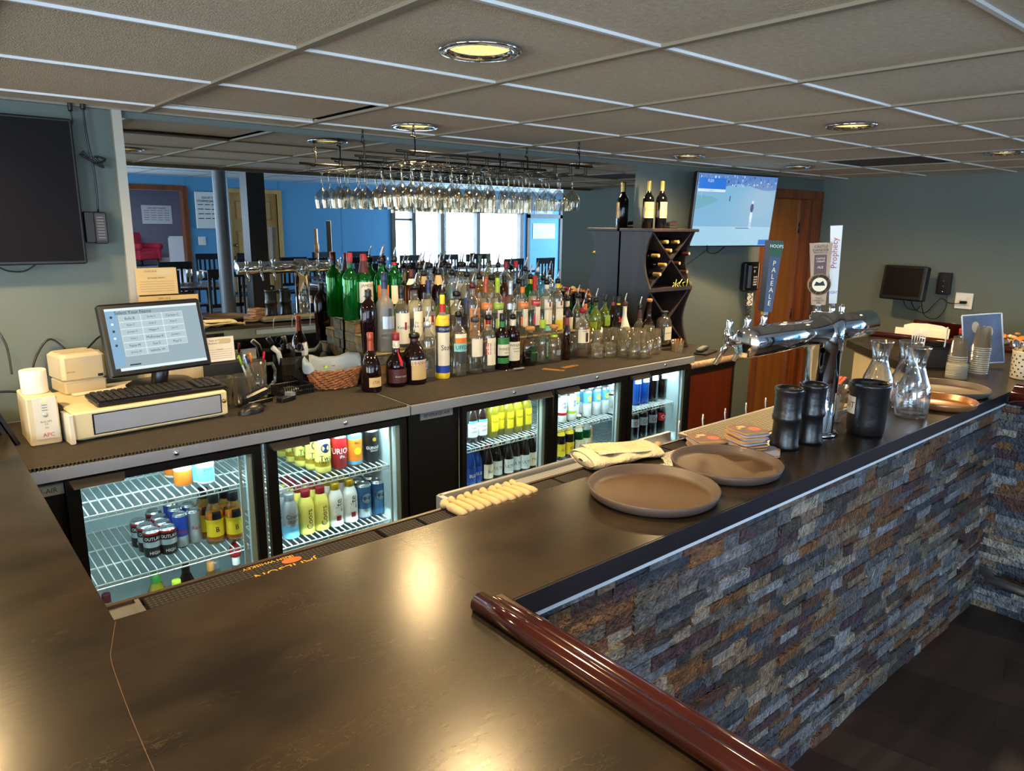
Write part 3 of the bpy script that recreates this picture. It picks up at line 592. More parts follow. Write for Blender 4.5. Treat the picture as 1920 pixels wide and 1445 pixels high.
# ------------------------------------------------------------------ bottle coolers
KZ = 1.0
def cooler(label, x0, x1, doors, hinge):
    c = thing('bottle_cooler', label, 'back bar cooler', (0, 0, 0), group='glass-door coolers along the back wall')
    b = MB(); y0, y1 = 2.55, 3.2
    b.box(x0, x1, y0+.02, y1, .0, .10).box(x0, x1, y1-.03, y1, .1, .955).box(x0, x1, y0, y1, .10, .14).box(x0, x1, y0, y1, .945, .958)
    xs_ = [x0]+[v for d in doors for v in d[:2]]+[x1]
    edges = sorted(set([x0, x1]+[(doors[k][1]+doors[k+1][0])/2 for k in range(len(doors)-1)]))
    b.box(x0, x0+.015, y0, y1, .1, .95).box(x1-.015, x1, y0, y1, .1, .95)
    if doors[0][0]-x0 > .06: b.box(x0, doors[0][0]-.005, y0-.002, y0+.3, .1, .945)
    b.build('cabinet', 'black', c)
    i = MB()
    a0, a1 = doors[0][0]+.01, doors[-1][1]-.01
    i.box(a0, a1, y1-.06, y1-.04, .14, .93).box(a0, a1, y0+.04, y1-.05, .142, .15).box(a0, a1, y0+.04, y1-.05, .932, .94)
    i.box(a0-.002, a0+.02, y0+.03, y1-.05, .142, .94).box(a1-.02, a1+.002, y0+.03, y1-.05, .142, .94)
    for k in range(len(doors)-1): xm = (doors[k][1]+doors[k+1][0])/2; i.box(xm-.012, xm+.012, y0+.02, y0+.07, .142, .94)
    i.build('liner', 'cooler_white', c)
    MB().box(x0, x1, y0-.028, 3.235, .958, .9965, 0).build('top', 'steel', c)
    e = MB(); 
    for d in doors: e.lathe([(0, 0), (.009, 0), (.009, .006), (.005, .009), (0, .009)], 14, T=TR((d[0]+d[1])/2+.02, y0-.028, .978, rx=RD(90)))
    e.build('lock', 'chrome', c)
    for k, (d0, d1, g0, g1, shelves) in enumerate(doors):
        dr = MB().box(d0, d1, y0-.022, y0-.002, .16, .185); dr = MB()
        zt, zb, gz0, gz1 = .95, .155, .40 if False else .22, .924
        dr.box(d0, g0, y0-.024, y0-.001, zb, zt).box(g1, d1, y0-.024, y0-.001, zb, zt).box(g0, g1, y0-.024, y0-.001, gz1, zt).box(g0, g1, y0-.024, y0-.001, zb, gz0)
        D_ = dr.build('door', 'black', c)
        MB().box(g0, g1, y0-.012, y0-.010, gz0, gz1).build('glass_pane', 'pane', D_)
        MB().box(g1-.022, g1-.001, y0-.009, y0+.01, gz0, gz1).box(g1-.05, g1-.04, y0-.009, y0-.002, gz0, gz1).build('gasket', 'cooler_white', D_)
        hx0 = d0+.01 if hinge[k] > 0 else d1-.17
        MB().add([(hx0, y0-.024, .948), (hx0+.16, y0-.024, .948), (hx0+.15, y0-.05, .925), (hx0+.01, y0-.05, .925), (hx0, y0-.024, .93), (hx0+.16, y0-.024, .93)], [(0, 1, 2, 3), (3, 2, 5, 4), (1, 5, 2), (0, 3, 4)], 0).build('handle', 'black_matte', D_)
        for zz in shelves:
            s_ = MB(); xa, xb = d0+.012, d1-.012; n = int((xb-xa)/.026)
            for q in range(n+1): x = xa+(xb-xa)*q/n; s_.box(x-.0016, x+.0016, y0+.07, y1-.08, zz-.004, zz)
            for yy in (y0+.07, y0+.22, y0+.38, y1-.08): s_.box(xa, xb, yy-.0022, yy+.0022, zz-.008, zz-.004)
            s_.box(xa, xb, y0+.066, y0+.070, zz-.022, zz-.018)
            for q in range(0, n+1): x = xa+(xb-xa)*q/n; s_.box(x-.0015, x+.0015, y0+.066, y0+.07, zz-.02, zz-.002)
            s_.build('wire_shelf', 'shelf_wire', c)
        MB().box(d0+.03, d1-.03, y0+.03, y0+.05, .918, .93).build('light_strip', 'led', c)
        area('cooler_strip', ((d0+d1)/2, y0+.08, .915), (RD(20), 0, 0), d1-d0-.06, .06, 1.25, (.72, .95, 1))
        area('cooler_strip_low', ((d0+d1)/2, y0+.085, .52), (RD(-10), 0, 0), d1-d0-.1, .03, .45, (.72, .95, 1))
    return c
mat('led', '#ffffff', .5, emit=1.2, ecol=(.8, .97, 1))
SH = {1: (.79, .537), 2: (.731, .48), 3: (.70, .40), 4: (.70, .40), 5: (.70, .40)}
SH[3] = (aty(940, 826, 2.62).z, aty(896, 912, 2.67).z); SH[4] = (aty(1095, 792, 2.62).z, aty(1065, 861, 2.67).z); SH[5] = (aty(1222, 760.5, 2.62).z, aty(1221, 829, 2.62).z)
C1 = cooler('black two-door glass bottle cooler under the register, stocked with cans', .126, 1.585, [(.323, .945, .362, .915, SH[1]), (.965, 1.565, 1.004, 1.545, SH[2])], (1, 1))
C2 = cooler('black three-door glass bottle cooler under the liquor bottles', 1.592, 3.575, [(1.862, 2.42, 1.886, 2.385, SH[3]), (2.432, 2.985, 2.457, 2.945, SH[4]), (2.995, 3.553, 3.029, 3.515, SH[5])], (-1, 1, 1))
def badge(x, z, par):
    mat('plate', '#9aa3ab', .35, .6)
    MB().box(x-.085, x+.085, 2.541, 2.547, z-.017, z+.017).text('BEVERAGE-AIR', .016, lambda a, b: (x+a, 2.5405, z+b), 1, .92).build('name_plate', ['plate', 'ink'], par)
badge(.235, .925, C1); badge(1.735, .937, C2)
# stick-on labels and ribbed rubber counter matting
mt = thing('counter_matting', 'ribbed brown rubber matting covering the left cooler top', 'matting', (0, 0, 0))
def wav(u, v): x = -.5+2.08*u; return (x, 2.535+.665*v, KZ-.001+.004+(.006*max(0, sin(6*x+1.2)) if v < .08 else 0))
MB().grid(wav, 60, 14).build('mat_body', 'counter_mat', mt)
r = MB()
for k in range(150): x = -.1+k*.0112; r.box(x, x+.005, 2.527, 2.541, KZ-.006, KZ+.005+(.006*max(0, sin(6*x+1.2))))
r.build('ribbed_edge', mat('rib_brown', '#3a3226', .7).name, mt)
mt = thing('counter_matting', 'flat brown rubber matting covering the right cooler top under the bottles', 'matting', (0, 0, 0))
MB().box(1.6, 3.57, 2.54, 3.2, KZ-.003, KZ).build('mat_body', 'counter_mat', mt)
# ------------------------------------------------------------------ side cabinet with granite edge
cb_ = thing('side_cabinet', 'cherry wood cabinet with rounded granite-look top between cooler and wall', 'cabinet', (0, 0, 0))
MB().box(3.6, 4.20, 2.66, 3.22, .02, .89).build('body', 'cherry', cb_)
MB().box(4.2, 4.212, 2.65, 3.22, .0, .89).box(3.6, 4.212, 2.648, 2.66, .845, .89).build('edge_trim', 'espresso', cb_)
MB().bbox(3.6, 4.26, 2.62, 3.24, .893, .935, .012).build('top', mat('cab_top', '#3b332d', .35, var=.3, scale=20).name, cb_)
MB().tube([(3.59, 2.615, .913), (4.245, 2.615, .913)], .021, 12).build('granite_edge', 'granite', cb_)
# ------------------------------------------------------------------ mirror
mi = thing('wall_mirror', 'large wall mirror behind the liquor bottles reflecting the dining room', 'mirror', (0, 0, 0))
MB().box(.755, 3.80, 3.238, 3.246, 1.002, 2.135).build('glass', 'mirror', mi)
MB().box(.718, .752, 3.225, 3.249, 1.0, 2.162, 0).build('frame', 'mirror_frame', mi)
# ------------------------------------------------------------------ liquor step display
ds = thing('step_display', 'three-step liquor display riser faced in tan stone blocks', 'display riser', (0, 0, 0))
D0, D1 = 1.666, 3.02
mb = MB(); random.seed(5)
steps = [(2.95, 3.04, 1.15), (3.04, 3.13, 1.225), (3.13, 3.228, 1.29)]
for a, b, z in steps: mb.box(D0+.012, D1, a+.008, b+.002 if b < 3.2 else b, KZ+.001, z-.006)
mb.build('core', 'ledge_brown', ds)
mb = MB()
for a, b, z in steps: mb.bbox(D0-.003, D1+.003, a-.004, b, z-.008, z, .002)
mb.build('step_tread', mat('tread', '#8d7f55', .6, var=.25, scale=12).name, ds)
mb = MB(); cols = ['#6d6248', '#7d6a45', '#5a523f', '#846038', '#6b6a58']
for i, cc in enumerate(cols): mat('tan_stone_%d' % i, cc, .8, var=.35, scale=30, bump=.8, bscale=70)
for a, b, z in steps:
    zz = KZ+.002
    while zz < z-.012:
        z2 = min(zz+.045, z-.009); y = a
        while y < b-.002:
            L = random.uniform(.06, .11); y2 = min(y+L, b); dd = random.uniform(0, .008)
            mb.box(D0-dd, D0+.012, y+.001, y2-.001, zz+.001, z2-.001, random.randrange(5)); y = y2
        x = D0
        zlow = KZ if a < 2.96 else z-.07
        while x < D1 and zz > zlow-.045:
            L = random.uniform(.08, .16); x2 = min(x+L, D1); dd = random.uniform(0, .006)
            if zz >= zlow-.02: mb.box(x+.001, x2-.001, a-dd+.002, a+.008, max(zz, zlow)+.001, z2-.001, random.randrange(5))
            x = x2
        zz = z2
mb.build('stone_facing', ['tan_stone_%d' % i for i in range(5)], ds)
# ------------------------------------------------------------------ bottles and cans
PROF = {   # radius and height as shares of (body radius, whole height without pourer)
 'vodka': [(0, 0), (.92, 0), (1, .02), (1, .60), (.93, .665), (.62, .72), (.36, .76), (.33, .80), (.33, .93)],
 'tall': [(0, 0), (.92, 0), (1, .02), (1, .66), (.9, .72), (.5, .78), (.34, .82), (.31, .94)],
 'goose': [(0, 0), (.9, 0), (1, .02), (1, .55), (.94, .62), (.7, .67), (.42, .70), (.34, .75), (.32, .94)],
 'bulb': [(0, 0), (.9, 0), (1, .03), (.98, .3), (.9, .45), (.68, .58), (.42, .66), (.32, .70), (.28, .76), (.28, .94)],
 'round': [(0, 0), (.85, 0), (1, .05), (1, .38), (.9, .48), (.62, .56), (.4, .60), (.36, .66), (.3, .94)],
 'jug': [(0, 0), (.9, 0), (1, .03), (1, .5), (.93, .6), (.7, .69), (.42, .76), (.36, .80), (.34, .94)],
 'squat': [(0, 0), (.75, 0), (.85, .04), (1, .5), (.97, .68), (.75, .79), (.4, .84), (.32, .87), (.32, .95)],
 'wine': [(0, 0), (.92, 0), (1, .02), (1, .60), (.9, .66), (.55, .72), (.38, .77), (.36, .94)],
 'beer': [(0, 0), (.92, 0), (1, .02), (1, .50), (.92, .58), (.62, .68), (.44, .78), (.40, .95)],
 'alu': [(0, 0), (.92, 0), (1, .02), (1, .62), (.9, .72), (.66, .82), (.52, .87), (.52, .93)],
 'soda': [(0, 0), (.85, 0), (1, .05), (.94, .2), (.98, .34), (.98, .62), (.9, .72), (.55, .84), (.36, .9), (.36, .95)],
 'juice': [(0, 0), (.9, 0), (1, .02), (1, .12), (.9, .16), (.9, .44), (1, .5), (.95, .62), (.7, .76), (.5, .84), (.5, .90)],
 'malibu': [(0, 0), (.9, 0), (1, .02), (1, .34), (.82, .46), (.5, .58), (.34, .66), (.3, .72), (.3, .93)],
 'flask': [(0, 0), (.9, 0), (1, .03), (1, .5), (.86, .62), (.5, .68), (.4, .72), (.38, .90)],
}
CAPH = {'pour': .05, 'cap': .07, 'long': .0}
def radius_at(pr, f):
    for (r0, z0), (r1, z1) in zip(pr, pr[1:]):
        if z0 <= f <= z1 and z1 > z0: return r0+(r1-r0)*(f-z0)/(z1-z0)
    return pr[-1][0]
def wraptext(b, txt, size, R_, zc, ang=0, m=0, vert=False, sx=1.0):
    def fn(x, z):
        if vert: x, z = -z, x
        a = ang+x/R_; return (R_*sin(a), -R_*cos(a), zc+z)
    b.text(txt, size, fn, m, sx)
def bottle(name, label, loc, H, R_, prof='vodka', glass='clear', cap='black', capst='pour', lab=None, neck=None, liquid=None, cat='bottle', group=None, rz=0, sq=False, spout='steel', n=18, tilt=0, bigcap=1.0):
    """lab: list of (z0, z1, half angle, material, text, text material, text size, vertical)"""
    t = thing(name, label, cat, loc, rz, group)
    pr = PROF[prof]; SQ = Matrix.Diagonal((1, .72, 1, 1)) if sq else None
    MB().lathe([(r*R_, z*H) for r, z in pr]+[(0, pr[-1][1]*H)], n, T=SQ).build('glass_body', glass, t)
    if liquid:
        f_, mm = liquid
        q = [(r*R_*.93, max(.012*1, z*H)) for r, z in pr if z <= f_]+[(radius_at(pr, f_)*R_*.93, f_*H), (0, f_*H)]
        MB().lathe(q, n, T=SQ).build('liquid', mm, t)
    rn = radius_at(pr, .9)*R_
    zt = pr[-1][1]*H
    if capst == 'pour':
        MB().lathe([(rn*1.0, zt-.018), (rn*1.35*bigcap, zt-.016), (rn*1.4*bigcap, zt+.004), (rn*.9, zt+.010), (0, zt+.012)], 14).build('cap', cap, t)
        MB().tube([(0, 0, zt+.01), (0, 0, zt+.028), (.006, 0, zt+.045), (.013, 0, zt+.062)], .0032, 6, rs=[.0055, .0045, .0035, .0025]).build('pour_spout', spout, t)
    elif capst == 'cap':
        MB().lathe([(rn*1.12, zt-.02), (rn*1.16, zt-.018), (rn*1.16, H-.002), (rn*1.05, H), (0, H)], 14).build('cap', cap, t)
    elif capst == 'cork':
        MB().lathe([(rn*.8, zt-.01), (rn*.8, zt+.0), (rn*1.5, zt+.002), (rn*1.5, H-.003), (rn*1.3, H), (0, H)], 14).build('cork_stopper', cap, t)
    elif capst == 'crown':
        MB().lathe([(rn*1.15, H*.955), (rn*1.25, H*.965), (rn*1.15, H*.998), (0, H)], 12).build('cap', cap, t)
    if neck:
        z0, z1, mm = neck
        MB().lathe([(radius_at(pr, z0)*R_+.0008, z0*H), (radius_at(pr, z1)*R_+.0008, z1*H)], 14, T=SQ).build('neck_band', mm, t)
    for L in (lab or []):
        z0, z1, ha, mm, txt, tm, ts, vert = (list(L)+[None]*8)[:8]
        bb = MB(); Rl = lambda f: radius_at(pr, f)*R_+.0009
        k = max(6, int(ha/8)); zs = [z0+(z1-z0)*q/4 for q in range(5)]
        for q in range(4):
            a0, a1 = -RD(ha), RD(ha)
            bb.lathe([(Rl(zs[q]), zs[q]*H), (Rl(zs[q+1]), zs[q+1]*H)], k, a0=a0, a1=a1, T=SQ)
        if txt:
            items = txt if isinstance(txt, list) else [(txt, (z0+z1)/2, ts)]
            for (s_, zf, sz) in items:
                wraptext(bb, s_, sz, Rl(zf)+.0006, zf*H, 0, 1, bool(vert), .92)
            if SQ is not None: 
                pass
        bb.build('label', [mm, tm or 'ink'], t)
    if tilt: t.rotation_euler.x = tilt
    return t
def can(name, label, loc, H=.122, R_=.033, body='red', band=None, txt=None, tm='white', ts=.018, vert=False, group=None, rz=0, disc=None, top='can_top', emblem=None):
    t = thing(name, label, 'can', loc, rz, group)
    b = MB(); mats = [body]+[x[2] for x in (band or [])]
    zs = sorted(set([.0, .05, .93]+[v for x in (band or []) for v in x[:2]]))
    pts = [(R_*.78, 0), (R_*.8, .003)]
    prof = [(R_*.75, 0.002), (R_*.8, 0.0), (R_, .05*H)]; ms = [0, 0]
    cur = .05
    ed = sorted(set([v for x in (band or []) for v in (max(.05, x[0]), min(.93, x[1]))]+[.93]))
    for e in ed:
        if e <= cur: continue
        mid = (cur+e)/2; mi_ = 0
        for q, x in enumerate(band or []):
            if x[0] <= mid <= x[1]: mi_ = q+1
        prof.append((R_, e*H)); ms.append(mi_); cur = e
    b.lathe(prof, 18, ms=ms)
    if disc:
        dz, dr, dm = disc; mats.append(dm); k = len(mats)-1; q = 16
        vs = [(0, 0)]+[(dr*cos(2*pi*j/q), dr*sin(2*pi*j/q)) for j in range(q)]
        b.add([((R_+.0006)*sin(x/R_), -(R_+.0006)*cos(x/R_), dz*H+z) for x, z in vs], [(0, 1+j, 1+(j+1) % q) for j in range(q)], k)
    if txt:
        mats.append(tm); k = len(mats)-1
        for s_, zf, sz in (txt if isinstance(txt, list) else [(txt, .5, ts)]): wraptext(b, s_, sz, R_+.0009, zf*H, 0, k, vert, .9)
    b.build('can_body', mats, t)
    MB().lathe([(R_, .93*H), (R_*.86, .985*H), (R_*.84, H), (R_*.8, H), (R_*.78, .975*H), (0, .975*H)], 18).box(-R_*.12, R_*.12, -R_*.5, R_*.05, .975*H, .985*H).build('lid', top, t)
    return t
mat('gold', '#c9a227', .35, .6); mat('cream', '#e6dcc0', .7); mat('tan_label', '#cdae76', .7); mat('copper_foil', '#a4482a', .35, .3); mat('maroon', '#4c0f16', .4)
mat('navy', '#16224e', .4); mat('lightblue', '#69b7e0', .5); mat('teal', '#86c8c4', .5); mat('brown_label', '#4d2018', .5); mat('smoke', '#3a3c40', .4)
mat('pale_yellow', '#e3d96a', .4); mat('busch_blue', '#3f6f9e', .3, .4); mat('silver', '#b6bec6', .3, .6); mat('dark_red', '#8c1620', .4); mat('lime', '#9fc02c', .5); mat('dark_green', '#123a1e', .4)
mat('copper_label', '#c98a52', .6); mat('cork_wood', '#b98346', .7)
# ---- front row on the cooler top: (base px, base py, top py, radius, ...)
def F(px, py, top, R_, label, **kw):
    p = atz(px, py, KZ); p.y += R_*.8; p.x += R_*.1; p.y = min(p.y, 2.943-R_)
    H = aty(px, top, p.y).z-KZ
    return bottle(kw.pop('name', 'liquor_bottle'), label, (p.x, p.y, KZ), H, R_, group='liquor bottles standing on the cooler top', **kw)
F(703, 736, 622, .046, 'bulbous dark cognac bottle with copper neck foil and plain cream label', prof='bulb', glass='dark_glass', cap='copper_foil', capst='cap', neck=(.70, .95, 'copper_foil'), lab=[(.10, .26, 42, 'tan_label', '1738', 'brown_label', .014)])
F(738, 721, 624, .048, 'round orange-liqueur bottle with a red ribbon at its neck', prof='round', glass='dark_glass', cap='dark_red', capst='cap', neck=(.72, .88, 'cream'), lab=[(.08, .34, 80, 'brown_label', [('Grand Liqueur', .2, .011)], 'white', .012), (.40, .70, 9, 'red')])
F(767, 715, 622, .054, 'dark jug-shaped liqueur bottle with a broad tan label', prof='jug', glass='dark_glass', cap='black', neck=(.82, .93, 'maroon'), lab=[(.10, .42, 48, 'tan_label'), (.38, .48, 50, 'cream', 'DRAMBUIE', 'dark_red', .014)])
F(796, 711, 600, .040, 'unlabelled clear glass bottle between the tan-label jug and the yellow-necked bottle', prof='tall', cap='steel', lab=None)
F(823, 706, 553, .034, 'tall citrus vodka bottle in yellow and blue with script lettering', prof='tall', glass='frost', cap='yellow', capst='cap', neck=(.80, .93, 'red'), lab=[(.0, .07, 170, 'yellow'), (.07, .16, 100, 'blue'), (.16, .56, 75, 'cream', [('Stoli', .38, .026)], 'ink', .02), (.56, .64, 170, 'navy', 'STOLI LEMON', 'white', .010), (.64, .76, 170, 'yellow')])
F(852, 702, 579, .040, 'clear bottle with aqua and coral label bands', glass='clear', lab=[(.38, .50, 70, 'teal', 'UFFDA', 'ink', .02), (.50, .58, 60, 'orange'), (.58, .64, 60, 'cream'), (.2, .36, 35, 'smoke')])
F(881, 697, 590, .039, 'clear vodka bottle with cream duck label, dark plastic pourer', glass='clear', cap='smoke', lab=[(.30, .60, 60, 'cream'), (.10, .28, 60, 'clear_dark', [('Gray', .22, .017), ('Duck', .14, .017)], 'ink', .015)], bigcap=1.25)
F(909, 694, 586, .038, 'clear vodka bottle with red oval label and red neck', glass='clear', neck=(.80, .92, 'dark_red'), lab=[(.12, .58, 45, 'cream'), (.30, .50, 55, 'red', [('DEEP EDDY', .42, .011), ('RUBY RED', .36, .009)], 'white', .01)])
F(934, 690, 588, .038, 'dark whisky bottle with bright green neck and green-white label', glass='dark_glass', prof='vodka', cap='black', capst='cap', neck=(.76, .92, 'green'), lab=[(.12, .22, 75, 'green'), (.26, .46, 75, 'cream', [('WINDSOR', .38, .014), ('APPLE', .31, .007)], 'ink', .01), (.46, .58, 75, 'green')])
F(958, 688, 585, .038, 'dark Canadian whisky bottle with plain cream label', glass='dark_glass', cap='black', capst='pour', neck=(.76, .92, 'cream'), lab=[(.14, .48, 75, 'cream', [('WINDSOR', .42, .014), ('CANADIAN', .36, .008), ('BLENDED', .31, .007)], 'ink', .01)])
F(985, 683, 613, .047, 'wide flat bottle with oval green label and wooden stopper', prof='flask', sq=True, glass='clear_dark', liquid=(.34, 'dark_glass'), cap='cork_wood', capst='cork', lab=[(.12, .52, 22, 'dark_green', [('CROWN', .36, .008)], 'lime', .01)])
F(1015, 680, 600, .040, 'clear tequila bottle with tall oval green label', prof='flask', glass='clear', cap='lime', capst='cap', lab=[(.10, .58, 18, 'dark_green', 'HORNITOS', 'white', .012, True)])
F(1044, 679, 608, .044, 'short clear tequila bottle with round cork stopper', prof='flask', glass='clear', cap='cork_wood', capst='cork', lab=[(.2, .34, 20, 'silver')], neck=(.68, .74, 'lime'))
F(1065, 675, 582, .022, 'slim amber bottle with red band, before the pirate-label rum', prof='beer', glass='brown_glass', cap='black', capst='cap', neck=(.72, .86, 'dark_red'))
F(1083, 668, 575, .042, 'spiced rum bottle with white label bearing a red-coated figure', prof='vodka', glass='clear', cap='dark_red', liquid=(.16, 'honey'), lab=[(.30, .56, 75, 'cream', [('ORIGINAL SPICED', .53, .006)], 'ink', .01), (.32, .50, 14, 'maroon')])
# right-hand group standing behind the tumblers
def Bk(px, top, y, R_, label, **kw):
    p = aty(px, top+30, y); H = aty(px, top, y).z-KZ
    if kw.get('capst', 'pour') == 'pour': H -= 0.0
    return bottle(kw.pop('name', 'liquor_bottle'), label, (p.x, y, KZ), H, R_, group='liquor bottles behind the tumblers', **kw)
Bk(1064, 551, 3.12, .034, 'liqueur bottle with cream neck label right of the step display', glass='brown_glass', lab=[(.3, .6, 60, 'cream')], neck=(.78, .92, 'cream'))
Bk(1083, 545, 3.13, .034, 'clear bottle with tall steel spout right of the step display', lab=[(.3, .55, 60, 'white')], bigcap=1.2)
Bk(1097, 556, 3.02, .032, 'bottle with orange neck and orange label', glass='clear', liquid=(.5, 'honey'), neck=(.76, .92, 'orange'), lab=[(.12, .45, 70, 'orange')])
Bk(1110, 556, 3.14, .034, 'dark green liqueur bottle behind the orange-necked one', glass='green_glass', capst='cap', lab=[(.2, .5, 60, 'cream')])
Bk(1113+4, 553, 2.98, .036, 'pale yellow bottle with steel spout and cream label', glass='lime_glass', lab=[(.12, .4, 60, 'cream')], neck=(.8, .92, 'clear_dark'))
Bk(1134, 552, 3.12, .036, 'olive green liqueur bottle with lime label', glass='lime_glass', capst='cap', lab=[(.4, .6, 40, 'lime'), (.12, .3, 60, 'smoke')])
Bk(1149, 553, 3.10, .034, 'dark bottle with orange capsule', glass='dark_glass', capst='cap', neck=(.8, .92, 'copper_foil'))
Bk(1159, 556, 2.99, .036, 'dark round bottle with yellow capsule and red badge', glass='dark_glass', prof='round', capst='cap', neck=(.84, .92, 'yellow'), lab=[(.52, .62, 25, 'red')])
Bk(1171, 562, 2.96, .042, 'opaque cream coconut rum bottle with sloping shoulders', glass='cream', prof='malibu', lab=[(.3, .4, 50, 'cream', 'MALIBU', 'ink', .013)], cap='brown_label')
Bk(1199, 570, 2.97, .038, 'clear bottle with long patterned neck band and steel spout', prof='round', neck=(.66, .9, 'brown_label'), lab=[(.15, .35, 60, 'copper_label')])
Bk(1217, 560, 2.90, .040, 'black rounded bottle with cork top beside the decanter', prof='round', glass='dark_glass', cap='cork_wood', capst='cork')
dcn = bottle('decanter', 'square clear decanter of amaretto with broad flat stopper, right of the glasses', (aty(1243, 640, 2.92).x, 2.92, KZ), aty(1243, 583, 2.92).z-KZ, .05, prof='squat', glass='clear', cap='smoke', capst='cork', n=4, lab=None, cat='decanter', rz=RD(45), liquid=(.12, 'dark_glass'), bigcap=1.6)
dcl = MB().box(-.034, .034, -.0375, -.0365, .03, .115, 0); dcl.text('DISARONNO', .009, lambda x, z: (x, -.0378, .075+z), 1); L_ = dcl.build('label', ['cream', 'ink'], dcn); L_.rotation_euler = (0, 0, RD(-45))
# ---- the steps
TY = {3: 3.182, 2: 3.088, 1: 2.997}; TZ = {3: 1.291, 2: 1.226, 1: 1.151}; TN = {3: 'top', 2: 'middle', 1: 'lowest'}; TC = {1: 0, 2: 0, 3: 0}
def S(tier, px, top, label, R_=.035, dy=0, **kw):
    y = TY[tier]+dy; z = TZ[tier]; p = aty(px, top+10, y); H = aty(px, top, y).z-z
    H = max(.2, H); R_ = min(R_, .043); i = TC[tier]; TC[tier] += 1
    return bottle('liquor_bottle', '%s, %s bottle on the %s step' % (label, ORD[i], TN[tier]), (p.x, y, z), H, R_, group='liquor bottles on the %s step of the display' % TN[tier], rz=RD(random.uniform(-6, 6)), **kw)
random.seed(3)
# top step
S(3, 655, 474, 'tall green whiskey bottle with red cap', .038, -.03, prof='vodka', glass='green_glass', cap='dark_red', capst='cap', neck=(.8, .92, 'dark_green'))
S(3, 681, 476, 'green bottle with large cream label and crest', .042, -.03, prof='vodka', glass='green_glass', cap='dark_red', capst='cap', neck=(.72, .92, 'maroon'), lab=[(.26, .58, 62, 'cream', [('JAMESON', .52, .017), ('IRISH WHISKEY', .36, .006)], 'ink', .014), (.41, .48, 10, 'dark_red')])
S(3, 714, 478, 'green whiskey bottle with black pourer and orange label', .036, 0, prof='vodka', glass='green_glass', lab=[(.2, .52, 60, 'orange')], neck=(.84, .92, 'black'))
S(3, 739, 476, 'green whiskey bottle with red neck band', .036, 0, glass='green_glass', neck=(.82, .92, 'red'), lab=[(.2, .5, 60, 'cream')])
S(3, 765, 494, 'bourbon bottle with dark cork stopper', .034, 0, glass='brown_glass', prof='round', capst='cork', cap='black', lab=[(.15, .4, 60, 'cream')])
spec3 = [(787, 492, 'clear'), (805, 489, 'clear'), (824, 488, 'clear'), (842, 490, 'clear'), (863, 487, 'clear'), (886, 489, 'clear')]
for k, (px, tp, g_) in enumerate(spec3):
    S(3, px, tp, 'clear vodka bottle with wide black pourer', .030, .01 if k % 2 else -.02, glass=g_, bigcap=1.5, lab=[(.25, .55, 55, ['cream', 'silver', 'white', 'lightblue', 'cream', 'silver'][k])], cap='black')
S(3, 900, 478, 'clear bottle with dark green cap and yellow liquid', .03, 0, glass='clear', liquid=(.6, 'yellow_liquid'), capst='cap', cap='dark_green')
S(3, 916, 476, 'clear bottle of yellow liqueur with green cap', .03, -.02, glass='clear', liquid=(.62, 'yellow_liquid'), capst='cap', cap='dark_green', lab=[(.2, .45, 60, 'gold')])
S(3, 934, 489, 'clear bottle with ribbed black spout', .03, .01, glass='clear', cap='black', spout='black', lab=[(.2, .5, 60, 'cream')])
S(3, 949, 490, 'clear bottle with red cap', .03, -.02, glass='clear', capst='cap', cap='dark_red', lab=[(.25, .5, 60, 'white')])
S(3, 967, 489, 'clear bottle with wide red cap', .032, .01, glass='clear', capst='cap', cap='red', lab=[(.25, .5, 60, 'navy')])
S(3, 985, 497, 'clear bottle with black stopper', .03, -.01, glass='clear', lab=[(.25, .5, 60, 'cream')])
S(3, 1008, 500, 'blue gin bottle', .034, 0, glass='aqua_glass', prof='squat', capst='cap', cap='silver', lab=[(.2, .5, 40, 'lightblue')])
S(3, 1030, 512, 'clear bottle with cream neck label', .032, 0, glass='clear', neck=(.8, .92, 'cream'))
# middle step
S(2, 771, 505, 'whiskey bottle with brown capsule and cream neck label', .034, glass='amber_glass', prof='tall', capst='cap', cap='brown_label', neck=(.75, .85, 'cream'), lab=[(.2, .5, 60, 'cream')])
S(2, 795, 503, 'dark whiskey bottle with gold neck label', .034, glass='dark_glass', neck=(.74, .9, 'tan_label'), lab=[(.2, .5, 60, 'cream')])
S(2, 822, 501, 'black bottle with tan label on its neck', .036, glass='dark_glass', neck=(.72, .9, 'tan_label'), lab=[(.15, .5, 60, 'black')])
S(2, 848, 501, 'clear bottle with black pourer and short brown band', .034, glass='clear', neck=(.86, .92, 'brown_label'), lab=[(.2, .45, 60, 'cream')])
S(2, 875, 505, 'clear bottle with ribbed black plastic pourer', .034, glass='clear', spout='black', cap='black', lab=[(.2, .5, 60, 'blue')])
S(2, 899, 510, 'bottle of honey liquid with black pourer', .034, glass='honey', spout='black', lab=[(.2, .5, 60, 'tan_label')])
S(2, 922, 512, 'clear bottle with wide black pourer collar', .034, glass='clear', bigcap=1.4, lab=[(.2, .5, 60, 'cream')])
S(2, 946, 516, 'scotch bottle with slanted red label', .036, glass='amber_glass', prof='tall', lab=[(.35, .55, 70, 'dark_red', 'RED', 'gold', .012)], capst='cap', cap='black')
S(2, 972, 520, 'clear bottle with slim steel spout', .034, glass='clear', lab=[(.2, .5, 60, 'white')])
S(2, 995, 511, 'dark green bottle with gold capsule', .034, glass='green_glass', neck=(.76, .92, 'gold'), lab=[(.2, .5, 60, 'cream')])
S(2, 1019, 514, 'pale blue bottle with black pourer', .034, glass='aqua_glass', lab=[(.2, .5, 60, 'white')])
